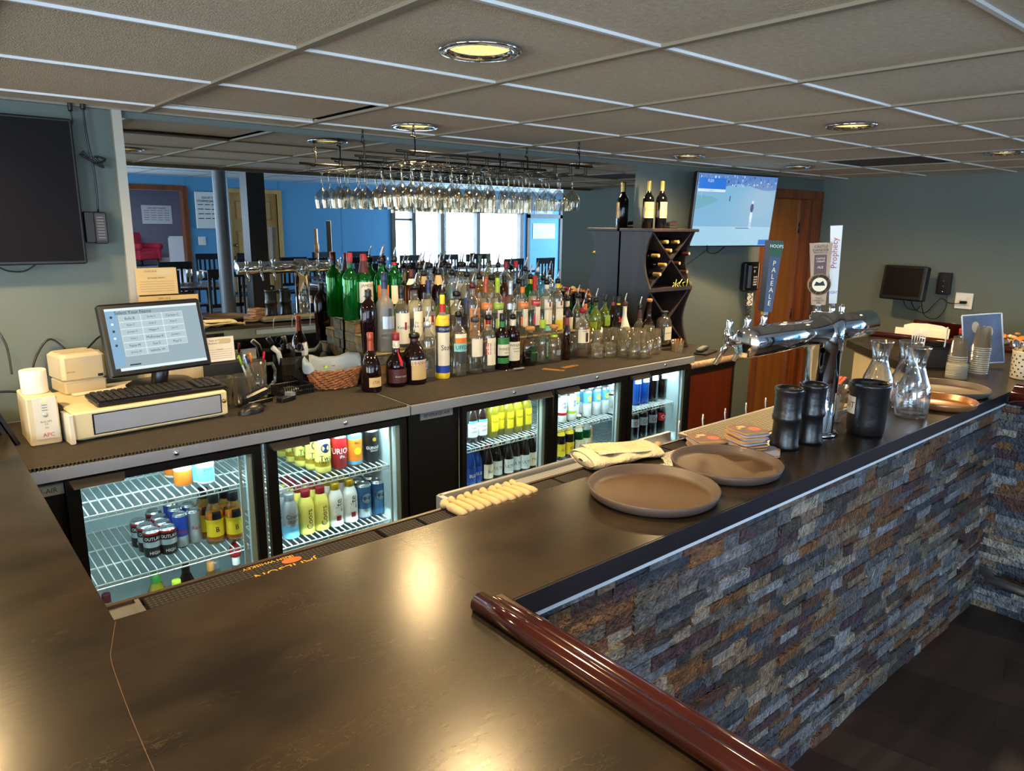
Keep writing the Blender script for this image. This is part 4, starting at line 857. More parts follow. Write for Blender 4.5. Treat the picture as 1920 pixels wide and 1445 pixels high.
# lowest step
S(1, 690, 543, 'squat amber bottle with dark stopper at the display edge', .050, 0, prof='squat', glass='dark_glass', capst='cap', cap='black', sq=True)
S(1, 720, 511, 'tall frosted vodka bottle with blue cap and goose emblem', .042, -.01, prof='goose', glass='frost', capst='cap', cap='navy', neck=(.80, .93, 'navy'), lab=[(.30, .46, 50, 'silver'), (.18, .26, 55, 'frost', 'GREY GOOSE', 'ink', .012), (.46, .56, 12, 'smoke')])
S(1, 752, 535, 'clear vodka bottle with large white label and red initial', .038, -.005, glass='clear', capst='cap', cap='black', neck=(.80, .92, 'black'), lab=[(.10, .58, 75, 'cream', [('Ketel One', .36, .015)], 'ink', .01), (.32, .44, 8, 'dark_red')])
S(1, 778, 527, 'clear vodka bottle with shield-shaped cream label', .037, 0, glass='clear', lab=[(.12, .56, 48, 'cream'), (.32, .40, 50, 'smoke', 'PRAIRIE', 'white', .011)], bigcap=1.3)
S(1, 803, 525, 'clear rum bottle with navy cap and red dots', .035, 0, glass='clear', capst='cap', cap='navy', neck=(.8, .92, 'navy'), lab=[(.16, .54, 62, 'cream', [('O', .36, .018)], 'ink', .01), (.46, .54, 62, 'brown_label'), (.38, .48, 12, 'dark_red')])
S(1, 829, 541, 'citron vodka bottle with yellow and red label', .036, 0, glass='lime_glass', lab=[(.14, .30, 70, 'yellow'), (.34, .55, 60, 'cream', [('CITRON', .44, .014)], 'red', .01)], bigcap=1.3)
S(1, 856, 542, 'clear bottle with navy lettering', .036, 0, glass='clear', lab=[(.22, .5, 50, 'navy')], bigcap=1.3)
S(1, 886, 526, 'tall vodka bottle with copper-coloured label and black pourer', .038, 0, glass='clear', cap='maroon', lab=[(.06, .56, 55, 'copper_label', [("Tito's", .50, .018), ('VODKA', .28, .008)], 'brown_label', .014), (.36, .44, 15, 'maroon', 'A', 'copper_label', .008)])
FL = [(911, 520, 'copper_foil', 'orange', 'orange neck foil'), (933, 521, 'lime', 'lime', 'green neck foil'), (957, 526, 'silver', 'silver', 'silver neck foil'), (980, 523, 'orange', 'orange', 'bright orange neck'), (1003, 517, 'red', 'red', 'red neck foil')]
for px, tp, nk, bd, ds_ in FL:
    S(1, px, tp, 'flavoured vodka bottle with %s' % ds_, .033, 0, glass='clear', capst='cap', cap=nk if nk != 'orange' else 'black', neck=(.76, .93, nk), lab=[(.50, .60, 75, bd, 'SMIRNOFF', 'cream', .010), (.16, .48, 30, 'cream'), (.18, .34, 50, bd)])
S(1, 1025, 520, 'white rum bottle with round red emblem and cream neck', .034, 0, glass='clear', neck=(.8, .92, 'cream'), lab=[(.16, .56, 55, 'cream', [('BACARDI', .44, .011)], 'ink', .01), (.48, .56, 10, 'dark_red'), (.04, .14, 60, 'teal')])
S(1, 1046, 518, 'lemon rum bottle with yellow neck band', .034, 0, glass='clear', neck=(.8, .92, 'yellow'), lab=[(.22, .56, 55, 'cream', [('BACARDI', .44, .011)], 'ink', .01), (.48, .56, 10, 'dark_red'), (.04, .22, 60, 'yellow')])
# ------------------------------------------------------------------ glasses on the cooler top
def tumbler(name, label, loc, H, R1, R2, group, logo=False, base=.008, cat='glass', par=None):
    """R1 lower, R2 upper radius"""
    t = thing(name, label, cat, loc, 0, group)
    MB().lathe([(0, .001), (R1*.98, 0), (R1, .003), (R2, H), (R2*.95, H), (R1*.93, base), (0, base)], 20).build('glass_wall', 'wall_glass', t)
    if logo:
        r_ = MB(); R_ = (R1+R2)/2+.0012
        for k in range(20):
            for q in (0,):
                a, b = 2*pi*k/20, 2*pi*(k+1)/20
                ps = [(rr*cos(an), rr*sin(an)) for rr in (.017, .0185) for an in (a, b)]
                r_.add([(R_*sin(x/R_), -R_*cos(x/R_), H*.5+z) for x, z in ps], [(0, 1, 3, 2)], 0)
        r_.add([(R_*sin(x/R_), -R_*cos(x/R_), H*.5+z) for x, z in [(-.009, -.008), (.006, -.01), (.011, .004), (.0, .011), (-.01, .005)]], [(0, 1, 2, 3, 4)], 0)
        r_.build('printed_logo', 'white', t)
    return t
PG = [(1176, 668, 1), (1197, 671, 0), (1217, 671, 1), (1234, 663, 1), (1183, 660, 0), (1203, 662, 1), (1160, 661, 0), (1222, 655, 0)]
k = 0
for px, py, lg in PG:
    p = atz(px, py, KZ); tumbler('pint_glass', '%s upturned pint glass from the left%s' % (ORD[k], ' in the row by the decanter' ), (p.x, p.y+.03, KZ), .148, .041, .034, 'upturned pint glasses near the decanter', bool(lg)); k += 1
p0 = atz(1100, 664, KZ)
k = 0
for r_ in range(2):
    for q in range(6):
        x = 2.86+q*.075+r_*.02; y = 2.96+.075*r_ if q > 1 else 2.955+.08*r_
        if q == 5 and r_ == 1: continue
        tumbler('highball_glass', '%s highball glass of the %s row behind the rocks glasses' % (ORD[q], ['front', 'back'][r_]), (x+.02, y, KZ), .14, .033, .036, 'highball glasses behind the rocks glasses'); k += 1
k = 0
for (px, py) in [(1104, 664), (1127, 672), (1151, 670), (1112, 656), (1137, 660), (1160, 658)]:
    p = atz(px, py, KZ); tumbler('rocks_glass', '%s low rocks glass, counted from the pirate-label rum' % ORD[k], (p.x, p.y+.033, KZ), .082, .034, .038, 'low rocks glasses on the cooler top', base=.012); k += 1
# ------------------------------------------------------------------ contents of the coolers
CB = {}
def rowcans(px, py, z, n, make, dy=.07, dx=.0, y0=None):
    p = atz(px, py, z)
    for k in range(n): make((p.x+dx*k+random.uniform(-.003, .003), max(p.y, 2.665)+.032+dy*k, z+.001), k)
def CC(base): 
    CB[base] = CB.get(base, -1)+1; return ORD[min(CB[base], 47)]
def pos(k): return ['in front', 'second deep', 'third deep', 'fourth deep'][k]
s1, s2 = SH[1]
for px, py, bd, dc in [(350, 913, [(.0, .5, 'orange')], 'white can with orange half'), (400, 915, [(.1, .55, 'lightblue')], 'pale blue and white can with logo'), (377, 906, [(.1, .7, 'lightblue')], 'blue-striped white can'), (330, 897, [(.1, .6, 'orange')], 'orange can')]:
    rowcans(px, py, s1, 1, lambda l, k: can('drink_can', dc+', on the top shelf of the left-end cooler', l, .122, .032, 'white', bd, txt='Dole' if 'logo' in dc else None, tm='navy', ts=.012, group='cans on the top shelf of the left-end cooler'))
tb = bottle('water_bottle', 'clear plastic bottle lying on its side on the top shelf of the left-end cooler', (.42, 2.67, s1+.034), .2, .032, prof='juice', glass='clear', cap='white', capst='cap', cat='bottle'); tb.rotation_euler = (RD(90), 0, RD(-20)); tb.location = (.395, 2.86, s1+.034)
BR = [(292, 1046), (322, 1040), (281, 1036), (313, 1029), (268, 1027), (306, 1019), (296, 1008)]
BRL = ['front', 'second', 'third', 'fourth', 'fifth', 'sixth', 'hindmost']
for k, (px, py) in enumerate(BR):
    p = atz(px, py, s2); can('energy_drink_can', 'red-topped black energy drink can, %s of its cluster' % BRL[k], (p.x, max(p.y, 2.665)+.028+.0*k, s2+.001), .105, .030, mat('ink_can', '#26181a', .35, .3).name, [(.0, .04, 'silver'), (.86, .93, 'red'), (.40, .60, 'silver')], txt=[('OUTLAW', .72, .012), ('HIGH', .2, .012)], tm='white', group='red-topped energy drink cans on the middle shelf')
for k, (px, py) in enumerate([(346, 1028), (371, 1020), (337, 1016), (362, 1008), (328, 1005)]):
    p = atz(px, py, s2); can('slim_can', 'slim blue and silver energy drink can, %s of its cluster' % BRL[k], (p.x, max(p.y, 2.665)+.027, s2+.001), .135, .026, 'blue' if k != 1 else 'silver', [(.05, .35, 'silver')], txt=[('Red', .5, .016)], tm='red', group='slim blue energy drink cans on the middle shelf')
for k, (px, py) in enumerate([(411, 1020), (452, 1019), (392, 1010), (432, 1009)]):
    p = atz(px, py, s2); bottle('sports_drink_bottle', 'orange sports drink bottle with black cap, %s' % ['front left', 'front right', 'back left', 'back right'][k], (p.x, max(p.y, 2.665)+.032, s2+.001), .2, .034, prof='juice', glass='honey', liquid=(.6, mat('orange_juice', '#e39a10', .3).name), cap='black', capst='cap', lab=[(.15, .5, 90, 'yellow', [('B', .3, .02)], 'ink', .01), (.5, .66, 30, 'black')], group='orange sports drink bottles on the middle shelf')
zf = .151
for x, y, H, R_, gl, cp, lb in [(.60, 2.75, .31, .042, 'yellow_liquid', 'green', 'green-topped yellow mixer bottle on the cooler floor'), (.66, 2.71, .28, .038, 'yellow_liquid', 'lime', 'yellow-green mixer bottle at the front of the cooler floor'), (.72, 2.8, .29, .036, 'dark_glass', 'black', 'dark syrup bottle on the cooler floor'), (.79, 2.72, .31, .032, 'honey', 'cork_wood', 'amber syrup bottle on the cooler floor'), (.83, 2.80, .27, .036, 'clear_dark', 'silver', 'clear jar with grey lid on the cooler floor'), (.885, 2.71, .31, .034, 'clear_dark', 'white', 'clear bottle with white cap on the cooler floor by the door edge'), (.44, 2.8, .26, .036, 'clear', 'maroon', 'clear bottle with maroon cap on the cooler floor')]:
    bottle('mixer_bottle', lb, (x, y, zf), H, R_, prof='soda', glass=gl, cap=cp, capst='cap')
tag(MB().lathe([(0, 0), (.02, 0), (.024, .02), (.018, .045), (.006, .06), (0, .062)], 12).build('squeeze_cap', 'red', loc=(.885, 2.71, zf+.3105)), 'small red squeeze nozzle on the white-capped bottle by the door edge', 'nozzle')
# second door
a1, a2 = SH[2]
def yc(l, k): can('beer_can', 'pale yellow beer can with black script, %s from the front' % ORD[k], l, .148, .033, 'pale_yellow', [(.2, .34, 'gold')], txt=[('Two', .46, .022), ('Hearted', .36, .014)], tm='ink', disc=(.74, .02, 'navy'), group='pale yellow cans on the upper shelf')
for k, (px, py) in enumerate([(613, 888), (595, 882), (574, 876), (557, 868), (540, 858)]):
    p = atz(px, py, a1); yc((p.x, max(p.y, 2.66)+.033, a1+.001), k)
for k in range(2):
    p = atz(645, 881, a1); can('beer_can', 'red beer can with bold white lettering'+[', in front', ', the one behind'][k], (p.x-.004*k, 2.70+.07*k, a1+.001), .148, .033, 'red', None, txt=[('FURIOUS', .55, .024), ('IPA', .38, .013)], tm='white', group='red beer cans on the upper shelf')
p = atz(675, 875, a1); can('beer_can', 'orange and sky-blue beer can with a sun design', (p.x, 2.70, a1+.001), .148, .033, 'orange', [(.05, .15, 'lightblue'), (.80, .93, 'lightblue')], disc=(.45, .016, 'yellow'), txt=[('BELLS', .7, .009)], tm='ink')
p = atz(706, 868, a1); can('beer_can', 'black stout can with gold harp, right end of the upper shelf', (p.x, 2.70, a1+.001), .148, .033, 'black', None, txt=[('GUINNESS', .45, .013), ('DRAUGHT', .36, .006)], tm='white', disc=(.7, .009, 'gold'))
def col(px, py, z, n, fn, dx=0.0, dy=.068):
    p = atz(px, py, z); y = 2.70
    x = aty(px, py-20, y).x
    for k in range(n): fn((x+dx*k, y+dy*k, z+.001), k)
col(546, 1022, a2, 2, lambda l, k: bottle('aluminum_bottle', 'silver-blue aluminium beer bottle, '+pos(k), l, .19, .033, prof='alu', glass='silver', cap='silver', capst='cap', lab=[(.02, .3, 90, 'lightblue'), (.34, .58, 60, 'silver', [('Coors', .52, .018), ('LIGHT', .40, .013)], 'maroon', .01)], group='aluminium beer bottles on the lower shelf'))
for px, py, s_ in [(576, 1015, 'left'), (603, 1007, 'right')]:
    col(px, py, a2, 4 if px == 576 else 3, lambda l, k: bottle('aluminum_bottle', 'yellow aluminium beer bottle with red cap, %s file, %s' % (s_, pos(k)), l, .19, .033, prof='alu', glass='pale_yellow', cap='dark_red', capst='cap', lab=[(.1, .66, 40, 'pale_yellow', [('Coors', .36, .026)], 'ink', .01, True)], group='aluminium beer bottles on the lower shelf'))
for px, py, s_ in [(630, 999, 'left'), (657, 990, 'right')]:
    col(px, py, a2, 3, lambda l, k: bottle('aluminum_bottle', 'white aluminium beer bottle with gold cap, %s file, %s' % (s_, pos(k)), l, .19, .033, prof='alu', glass='white', cap='gold', capst='cap', lab=[(.3, .66, 40, 'white', [('Lite', .5, .03)], 'navy', .01, True), (.14, .26, 18, 'dark_red')], group='aluminium beer bottles on the lower shelf'))
for px, py, s_ in [(683, 983, 'left'), (709, 976, 'right')]:
    col(px, py, a2, 3, lambda l, k: can('beer_can', 'blue and silver beer can with round badge, %s file, %s' % (s_, pos(k)), l, .157, .033, 'busch_blue', [(.0, .3, 'silver')] if s_ == 'left' else None, disc=(.6, .022, 'silver'), txt=[('BUSCH', .62, .015), ('LIGHT', .50, .009)], tm='navy', group='blue light beer cans on the lower shelf'))
# third door
b1, b2 = SH[3]
for k, px in enumerate([884, 902]):
    col(px, 829-k, b1, 2, lambda l, q: bottle('beer_bottle', 'light beer bottle with silver mountain label, %s, %s' % (['left', 'right'][k], pos(q)), l, .225, .03, prof='beer', glass='brown_glass', cap='silver', capst='crown', lab=[(.12, .42, 70, 'white', [('Coors', .34, .013), ('LIGHT', .24, .009)], 'dark_red', .01), (.42, .48, 60, 'lightblue')], group='beer bottles on the upper shelf of the middle cooler'))
for k, (px, n_) in enumerate([(923, 2), (940, 1), (952, 2), (969, 2), (986, 2)]):
    col(px, 820-3*k, b1, n_, lambda l, q: bottle('cider_bottle', 'yellow cider bottle with round label, %s file, %s' % (ORD[k], pos(q)), (l[0], l[1]+(.02 if k == 1 else 0), l[2]), .235, .03, prof='beer', glass='yellow_liquid', cap='gold', capst='crown', lab=[(.14, .5, 45, 'yellow', [('Redds', .36, .012)], 'dark_green', .01)], group='yellow cider bottles on the upper shelf'), dy=.07)
p = atz(1001, 800, b1); can('beer_can', 'white hard seltzer can with red band at the right end of the cider shelf', (2.34, 2.72, b1+.001), .15, .027, 'white', [(.3, .45, 'red')], disc=(.7, .018, 'silver'))
for k, (px, gl, nk, lb, tx, ds_) in enumerate([(881, 'blue_glass', 'blue', 'blue', 'BUD', 'blue bottle with blue label'), (896, 'blue_glass', 'blue', 'blue', 'BUD', 'blue bottle with blue label'), (914, 'brown_glass', 'red', 'cream', 'Bud', 'brown bottle with red and white label'), (934, 'brown_glass', 'cream', 'white', 'ULTRA', 'dark bottle with white oval label'), (952, 'brown_glass', 'cream', 'white', 'ULTRA', 'dark bottle with white oval label'), (969, 'brown_glass', 'cream', 'white', 'ULTRA', 'dark bottle with white oval label'), (983, 'brown_glass', 'cream', 'white', 'ULTRA', 'dark bottle with white oval label'), (998, 'dark_glass', 'red', 'cream', 'Mic', 'dark bottle with red neck')]):
    x = aty(px, 880, 2.70).x
    for q in range(2):
        bottle('beer_bottle', '%s, %s file from the left, %s' % (ds_, ORD[k], pos(q)), (x, 2.70+.066*q+(.012 if k % 2 else 0), b2+.001), .228, .0285, prof='beer', glass=gl, cap='white' if gl == 'blue_glass' else 'silver', capst='crown', neck=(.78, .9, nk), lab=[(.1, .42, 75, lb, [(tx, .26, .016)], 'white' if lb == 'blue' else 'navy', .01)], group='beer bottles on the lower shelf of the middle cooler')
# fourth door
c1, c2 = SH[4]
for k, px in enumerate([1053, 1071]):
    col(px, 794, c1, 3, lambda l, q: can('seltzer_can', 'white hard seltzer can with black circle print, %s file, %s' % (['left', 'right'][k], pos(q)), l, .15, .027, 'white', [(.28, .38, ['red', 'lime'][k])], disc=(.66, .019, 'silver'), group='white seltzer cans on the upper shelf'), dy=.056)
for k, px in enumerate([1085, 1100, 1117, 1132]):
    col(px, 788, c1, 3, lambda l, q: can('seltzer_can', 'blue-topped seltzer can with yellow sun, %s file, %s' % (ORD[k], pos(q)), (l[0], l[1]+(.03 if k == 0 else 0), l[2]), .15, .0255, 'white', [(.52, .93, mat('sky_can', '#5a9fd0', .4).name)], disc=(.7, .017, 'yellow'), group='blue-topped seltzer cans on the upper shelf'), dy=.053)
p = aty(1150, 775, 2.75); can('seltzer_can', 'white can with bold black lettering at the right end', (p.x-.01, 2.76, c1+.001), .15, .027, 'white', [(.5, .56, 'ink')], txt=[('HARD', .7, .014)], tm='ink')
for k, (px, gl, nk, lb, ds_) in enumerate([(1050, 'brown_glass', 'yellow', 'yellow', 'brown bottle with yellow labels, left'), (1066, 'brown_glass', 'yellow', 'yellow', 'brown bottle with yellow labels, right'), (1083, 'green_glass', 'cream', 'cream', 'green bottle with white neck'), (1097, 'green_glass', 'silver', 'cream', 'green bottle with silver neck')]):
    x = aty(px, 850, 2.70).x
    bottle('beer_bottle', ds_+', on the lower shelf of the fourth cooler door', (x, 2.70, c2+.001), .228, .0285, prof='beer', glass=gl, cap=nk, capst='crown', neck=(.6, .78, nk), lab=[(.1, .40, 75, lb, [('ALE', .26, .016)], 'dark_red', .01)])
for k, (x, y, bd, ds_) in enumerate([(2.79, 2.71, 'maroon', 'dark red soda can low in the fourth cooler door'), (2.74, 2.76, 'smoke', 'dark can behind the red one low in the fourth cooler door'), (2.84, 2.76, 'lightblue', 'light blue can low in the fourth cooler door'), (2.89, 2.73, 'copper_label', 'tan can at the right low in the fourth cooler door')]):
    can('drink_can', ds_, (x, y, c2+.001), .145, .031, bd, [(.0, .2, 'silver')], txt=[('BREW', .6, .012)], tm='white')
# fifth door
e1, e2 = SH[5]
for k, (px, gl, ds_) in enumerate([(1192, 'blue_glass', 'bright blue'), (1207, 'blue_glass', 'bright blue'), (1224, 'clear_dark', 'dark'), (1241, 'clear_dark', 'dark')]):
    col(px, 755, e1, 2, lambda l, q: bottle('soda_bottle', '%s soft drink bottle with white label, %s file, %s' % (ds_, ORD[k], pos(q)), l, .21, .031, prof='soda', glass=gl, liquid=None if gl == 'blue_glass' else (.7, 'cola'), cap='white', capst='cap', lab=[(.62, .76, 60, 'white', [('PURE', .69, .011)], 'navy', .01)], group='soft drink bottles on the upper shelf of the right-end cooler'))
for k, (px, lb, tm_) in enumerate([(1188, 'silver', 'dark_red'), (1204, 'silver', 'dark_red'), (1221, 'silver', 'dark_red'), (1238, 'red', 'white')]):
    col(px, 826-2*k, e2, 2, lambda l, q: bottle('cola_bottle', 'cola bottle with %s label, %s file, %s' % (['silver', 'silver', 'silver', 'red'][k], ORD[k], pos(q)), l, .225, .032, prof='soda', glass='clear_dark', liquid=(.78, 'cola'), cap='black' if k < 3 else 'red', capst='cap', lab=[(.42, .64, 80, lb, [('Cola', .53, .022)], tm_, .01)], group='cola bottles on the lower shelf of the right-end cooler'))
glassy('cup_rim', tint=(.8, .8, .76), rim=(1, 1, .95), edge=.9, rough=.1, body=.45, bodycol=(.8, .78, .7)); glassy('cup_plastic', tint=(.95, .95, .94), rim=(.95, .92, .85), edge=.4, rough=.06, body=.03, bodycol=(.8, .8, .75))
# ------------------------------------------------------------------ hanging glass rack
gr = thing('glass_rack', 'black wire stemware rack hanging from the ceiling on chains', 'glass rack', (0, 0, 0))
RZ, RY0, RY1, RX0, RX1 = 2.05, 2.76, 3.12, 1.69, 2.89
b = MB()
for y in (RY0, RY1): b.tube([(RX0, y, RZ), (RX1, y, RZ)], .0055, 8)
b.build('support_bar', mat('wire_black', '#14120f', .35, .6).name, gr)
NCH = 11; chx = [RX0+.05+k*(RX1-RX0-.1)/(NCH-1) for k in range(NCH)]
b = MB()
for x in chx:
    for s_ in (-.007, .007): b.tube([(x+s_, RY0, RZ), (x+s_, RY0, RZ-.038), (x+s_*3.5, RY0+.012, RZ-.042), (x+s_*3.5, RY1-.006, RZ-.042), (x+s_, RY1, RZ-.036), (x+s_, RY1, RZ)], .0024, 5)
b.build('stem_channels', 'wire_black', gr)
for x, y in ((1.785, RY0), (2.79, RY0), (1.74, RY1), (2.75, RY1)):
    b = MB().tube([(x-.03, y-.004, RZ-.01), (x-.008, y-.006, RZ-.012), (x, y-.002, RZ+.002), (x, y, RZ+.062), (x-.018, y, RZ+.064)], .004, 7)
    zz = RZ+.06
    for q in range(2):
        ax = Vector((1, 0, 0)) if q % 2 == 0 else Vector((0, 1, 0))
        pts = [Vector((x-.005, y, zz+.0))+ax*(.006*cos(t))+Vector((0, 0, .014+.018*sin(t))) for t in [2*pi*k/12 for k in range(12)]]
        b.tube(pts, .0018, 5, closed=True); zz += .026
    b.tube([(x-.005, y, CEIL-.012), (x-.005, y, CEIL+.004)], .002, 5)
    b.build('hanging_chain', 'wire_black', gr)
def stem(kind):
    # profile measured down from the foot
    P = {'wine': [(0, .0), (.031, -.001), (.033, -.003), (.010, -.006), (.0042, -.013), (.0036, -.075), (.0055, -.083), (.018, -.094), (.034, -.112), (.0415, -.135), (.0415, -.155), (.037, -.19)],
         'tulip': [(0, .0), (.031, -.001), (.033, -.003), (.010, -.006), (.0042, -.013), (.0036, -.065), (.006, -.075), (.020, -.10), (.030, -.13), (.0315, -.15), (.0305, -.205)],
         'margarita': [(0, 0), (.032, -.001), (.034, -.003), (.01, -.006), (.005, -.013), (.0045, -.07), (.012, -.085), (.022, -.105), (.024, -.118), (.046, -.138), (.052, -.165)]}[kind]
    return P
ST = {}
for kd in ('wine', 'tulip', 'margarita'):
    t = thing('stemmed_glass', 'x', 'glass', (0, 0, -5)); pr = stem(kd)
    MB().lathe(list(reversed([(r, z) for r, z in pr[6:]])), 18).build('bowl', mat and 'stem_clear', t) if False else None
    b1 = MB().lathe(list(reversed(pr[6:])), 18); b2 = MB().lathe(list(reversed(pr[:7])), 12)
    glassy('stem_clear', tint=(.84, .82, .78), rim=(.9, .82, .66), edge=.6, rough=.02)
    b1.build('bowl', 'stem_clear', t); b2.build('stem_and_foot', 'stem_clear', t); ST[kd] = t; index_kids(t)
usedk = set(); random.seed(4)
for k in range(NCH-1):
    xm = (chx[k]+chx[k+1])/2
    for q in range(4):
        kd = 'wine'
        if k in (4, 6) : kd = 'tulip'
        if k == 7 and q in (0, 2): kd = 'tulip'
        if k == 2 and q == 3: kd = 'margarita'
        if k == 9 and q > 2: continue
        g_ = ST[kd] if kd not in usedk else copy_tree(ST[kd]); usedk.add(kd)
        g_.location = (xm, 2.80+.088*q+random.uniform(-.006, .006), RZ-.0385); g_.rotation_euler = (RD(random.uniform(-1.5, 1.5)), RD(random.uniform(-1.5, 1.5)), random.uniform(0, 6))
        tag(g_, 'hanging %s glass, %s row from the left, %s from the front' % ({'wine': 'round wine', 'tulip': 'narrow tulip', 'margarita': 'wide margarita'}[kd], ORD[k], ['first', 'second', 'third', 'last'][q]), 'glass', 'stemmed glasses hanging from the rack')
# ------------------------------------------------------------------ wine rack
wr = thing('wine_rack', 'dark brown two-tier wooden wine rack with X dividers beside the mirror', 'wine rack', (0, 0, 0))
WX0, WX1, WYF, WYB, WZ0 = 3.675, 4.12, 2.97, 3.23, .937
for nm, x in (('left', WX0), ('right', WX1-.016)):
    b = MB()
    for z0, z1 in ((WZ0+.015, 1.335), (1.357, 1.715)):
        off = 0
        for o_, fl in ((0, 0), (.016, 1)):
            b.grid(lambda u, v: (x+o_+off*sin(pi*v)*1.0, WYF+.055*sin(pi*v)+(WYB-WYF-.055*sin(pi*v))*u, z0+(z1-z0)*v), 4, 12)
        b.grid(lambda u, v: (x+.016*u+off*sin(pi*v), WYF+.055*sin(pi*v), z0+(z1-z0)*v), 1, 12)
    b.build('side_panel', 'espresso', wr)
MB().bbox(WX0-.02, WX1+.025, WYF-.015, WYB, 1.715, 1.735, .003).build('top_board', 'espresso', wr)
MB().box(WX0, WX1, WYF-.005, WYB, 1.335, 1.357).build('shelf_board', 'espresso', wr)
MB().box(WX0, WX1, WYF, WYB, WZ0, WZ0+.016).build('shelf_board', 'espresso', wr)
MB().box(WX0+.01, WX1-.01, WYB-.006, WYB-.001, WZ0, 1.72).build('back_panel', mat('rack_inside', '#0e0a09', .8).name, wr)
for z0, z1 in ((.955, 1.333), (1.36, 1.713)):
    zc, xc = (z0+z1)/2, (WX0+WX1)/2; L = math.hypot(WX1-WX0-.05, z1-z0-.012); an = math.atan2(z1-z0-.012, WX1-WX0-.05)
    for s_ in (1, -1):
        MB().box(-L/2, L/2, WYF+.012, WYB-.008, -.006, .006, T=TR(xc, 0, zc, ry=-s_*an)).build('x_divider', 'espresso', wr)
def winebottle(label, loc, foil, lying=False, lab=None, group=None):
    t = thing('wine_bottle', label, 'wine bottle', loc, 0, group)
    pr = PROF['wine']; H, R_ = .30, .037
    MB().lathe([(r*R_, z*H) for r, z in pr]+[(0, .94*H)], 18).build('glass_body', 'wine_glass_dark', t)
    MB().lathe([(.0145, .79*H), (.0150, .96*H), (.0155, .965*H), (.0155, H), (.012, H+.001), (0, H)], 14, ms=[0, 0, 0, 0, 1]).build('foil', [foil, mat('foil_top', '#c8b68a', .5).name], t)
    if lab:
        b = MB().lathe([(R_+.0008, .22*H), (R_+.0008, .56*H)], 12, a0=-RD(62), a1=RD(62)); wraptext(b, lab, .016, R_+.0014, .4*H, 0, 1); b.build('label', ['tan_label', 'ink'], t)
    if lying: t.rotation_euler = (RD(90), 0, 0)
    return t
mat('wine_glass_dark', '#070709', .08); mat('foil_gold', '#a58a4a', .35, .5); mat('foil_dark', '#3a1c18', .4, .3)
winebottle('dark wine bottle with side-turned tan label on the wine rack, by the mirror', (3.815, 3.13, 1.735), 'foil_gold', lab='Chateau').rotation_euler.z = RD(-30)
winebottle('dark wine bottle with tan label facing out on the wine rack, right one of two', (3.875, 3.07, 1.735), 'foil_gold', lab='Joy')
for k, (px, py, fo, wd_) in enumerate([(1255, 454, 'foil_gold', 'upper left of the top triangle'), (1275, 454, 'foil_gold', 'upper right of the top triangle'), (1261, 470, 'foil_gold', 'bottom of the top triangle'), (1233, 480, 'foil_gold', 'alone in the left triangle'), (1251, 497, 'foil_gold', 'middle of the left triangle'), (1241, 515, 'foil_gold', 'lowest in the left triangle'), (1295, 476, 'foil_dark', 'dark-topped, highest in the right triangle'), (1277, 494, 'foil_dark', 'dark-topped, middle of the right triangle'), (1291, 510, 'foil_dark', 'dark-topped, lowest in the right triangle')]):
    p = aty(px+4, py, 2.925); p.x = min(max(p.x, WX0+.055), WX1-.055)
    # lying with the neck towards the room
    t = winebottle('lying wine bottle with %s foil, %s' % ('gold' if 'gold' in fo else 'dark', wd_), (p.x, WYF-.035+.30, p.z), fo, group='wine bottles lying in the rack'); t.rotation_euler = (RD(90), 0, 0)
    t.location = (p.x, 3.223, p.z); t.scale = (.8, .8, .9)
cw = MB()
for k in range(7):
    a = k*.9; cw.tube([(3.93+.03*k, 2.985, 1.358), (3.93+.03*k+.02*cos(a), 2.985+.01*sin(a), 1.375+.008*sin(a*2)), (3.94+.03*k, 2.985, 1.385+.02*(k % 2))], .003, 5)
tag(cw.build('dried_twigs', 'pale_yellow'), 'small yellowish dried twigs on the wine rack shelf', 'twigs')
st = thing('stapler', 'black stapler with brown label on the wine rack top', 'stapler', (3.98, 3.06, 1.736), rz=RD(15))
MB().bbox(-.07, .07, -.017, .017, 0, .01, .002).build('base', 'black', st); MB().bbox(-.065, .06, -.014, .014, .02, .045, .005, T=TR(0, 0, 0, ry=RD(-6))).box(-.06, .05, -.0145, -.014, .022, .036, 1).build('arm', ['black', 'brown_label'], st)
# ------------------------------------------------------------------ televisions
tv = thing('television', 'wall television showing golf, hung high between wine rack and oak door', 'television', (4.69, 3.05, 1.864), rot=(RD(5), 0, RD(-9))); tv.scale = (.85, 1, .93)
MB().bbox(-.485, .485, -.0, .04, -.275, .275, .006).build('bezel', 'black', tv)
MB().box(-.15, .15, .04, .12, -.12, .12).box(-.03, .03, .1, .17, -.05, .05).build('wall_bracket', 'black_matte', tv)
def screenmat(nm, base, st, cols=None, dn=(0, 1)):
    mt, t, b = nt(nm); b.inputs['Base Color'].default_value = (.02, .02, .02, 1); b.inputs['Roughness'].default_value = .13
    b.inputs['Emission Color'].default_value = (*hx(base), 1); b.inputs['Emission Strength'].default_value = st*.40; MATS[nm] = mt; return nm
screenmat('scr_green', '#78aed0', 1.0); screenmat('scr_light', '#96c4dc', 1.05); screenmat('scr_blue', '#1f6fd0', 1.0); screenmat('scr_white', '#cfe0ff', 1.0); screenmat('scr_dark', '#20307a', .9); screenmat('scr_fair', '#6aa4b8', 1.0); screenmat('scr_crowd', '#5a86c8', .9)
s_ = MB(); y = -.002
def q(x0, x1, z0, z1, m, d=0): s_.add([(x0, y-d, z0), (x1, y-d, z0), (x1, y-d, z1), (x0, y-d, z1)], [(0, 1, 2, 3)], m)
q(-.475, .475, -.265, .265, 0); q(-.475, .475, -.265, -.12, 1, .0003)
s_.grid(lambda u, v: (-.475+.95*u, y-.0004, .265-(1-v)*(.085+.02*sin(9*u))), 40, 2, 6)
random.seed(9)
